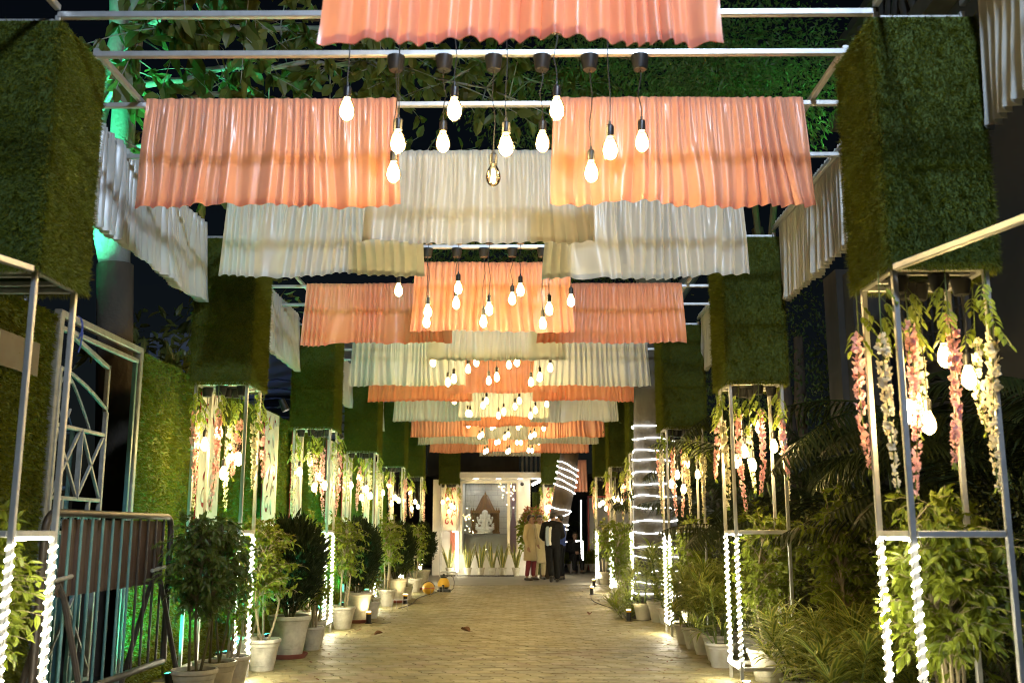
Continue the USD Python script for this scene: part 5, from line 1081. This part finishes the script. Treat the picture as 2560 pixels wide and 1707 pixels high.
J = stand(); J.update(head=(.02, .03, 1.62), neck=(0, 0, 1.47), chest=(0, 0, 1.28), shl=(-.20, 0, 1.42), shr=(.20, 0, 1.42), ell=(-.27, .02, 1.14), elr=(.27, .04, 1.15), wrl=(-.20, .22, 1.06), wrr=(.17, .26, 1.08), face=(.55, .85, -.12), knl=(-.07, .07, .50), anl=(-.05, -.22, .16), knr=(.12, .04, .50), anr=(.12, .02, .09))
hood = [[(J['chest'], (.215, .145, .16)), ((0, 0, 1.0), (.20, .145, .10)), ((0, 0, .90), (.20, .145, .05))], [(J['neck'], .075), (J['shl'], .078)], [(J['neck'], .075), (J['shr'], .078)], [(J['neck'], .08), (J['chest'], .13)], [((0, -.07, 1.43), (.10, .06, .07)), ((0, -.12, 1.36), (.075, .04, .06))]] + [[(J['sh' + s], .080), (J['el' + s], .066), (J['wr' + s], .050)] for s in 'lr']
sh = shoes(J); sh[0] = ('shoe', [[((-.05, -.25, .15), (.042, .042, .045)), ((-.05, -.13, .045), (.046, .045, .045))]], 'shoe')
person('person in black hoodie with pale blue and white back stripes, walking away', (1.10, 25.85, 0), .05, J, [('hoodie', hood, 'dark_cloth'), ('trousers', legs(J, .108, .088, .078), 'dark_cloth'), ('blue_stripe', [[((-.125, -.108, 1.36), (.045, .035, .03)), ((-.145, -.118, 1.12), (.045, .035, .03)), ((-.13, -.115, .93), (.045, .035, .03))]], 'light_blue_cloth'), ('white_stripe', [[((-.03, -.133, 1.36), (.040, .025, .03)), ((-.065, -.130, 1.32), (.032, .025, .03)), ((-.075, -.133, 1.0), (.032, .025, .03)), ((-.06, -.128, .94), (.036, .025, .03))]], 'white_paint')] + sh, SHORT)
J = stand(); J.update(face=(0, 1, -.1), wrr=(.12, .16, 1.45), elr=(.25, .08, 1.14))
person('person in blue shirt and dark trousers half hidden behind the hoodie wearer', (1.36, 27.0, 0), 1.2, J, [('shirt', [[(J['neck'], (.07, .07, .04)), (J['chest'], (.19, .135, .14)), ((0, 0, .92), (.18, .135, .06))]] + [[(J['neck'], .06), (J['sh' + s], .07)] for s in 'lr'] + [[(J['sh' + s], .074), (J['el' + s], .06)] for s in 'lr'], 'blue_shirt'), ('trousers', legs(J, .1, .08, .065), 'dark_cloth')] + shoes(J), SHORT)
J = stand(); J.update(head=(0, .04, 1.11), neck=(0, 0, .97), chest=(0, 0, .82), hips=(0, -.02, .50), shl=(-.18, 0, .93), shr=(.18, 0, .93), ell=(-.22, .10, .68), elr=(.22, .10, .68), wrl=(-.07, .27, .62), wrr=(.07, .27, .64), hpl=(-.09, .02, .48), hpr=(.09, .02, .48), knl=(-.12, .42, .50), knr=(.12, .42, .50), anl=(-.12, .42, .09), anr=(.12, .42, .09), face=(0, 1, -.12))
person('person in dark jacket sitting in the distance behind the leaning trunk', (1.95, 31.2, 0), PI + .2, J, [('jacket', [[(J['chest'], (.20, .135, .15)), (J['hips'], (.18, .14, .08))]] + [[(J['neck'], .06), (J['sh' + s], .075)] for s in 'lr'] + [[(J['sh' + s], .074), (J['el' + s], .062), (J['wr' + s], .05)] for s in 'lr'], 'dark_cloth'), ('trousers', legs(J, .1, .08, .065), 'dark_cloth')] + shoes(J), SHORT)
t = thing('stool', 'low dark stool under the sitting person in the distance', 'stool', (1.95, 31.2, 0)); part(t, 'seat', MB().lathe([(.001, .36), (.19, .36), (.20, .375), (.19, .395), (.001, .395)], 16), 'black_plastic')
for i in range(4): part(t, 'leg', MB().tube([(.14 * math.cos(i * 1.571 + .7), .14 * math.sin(i * 1.571 + .7), .36), (.18 * math.cos(i * 1.571 + .7), .18 * math.sin(i * 1.571 + .7), 0)], .014, 6), 'grey_metal')
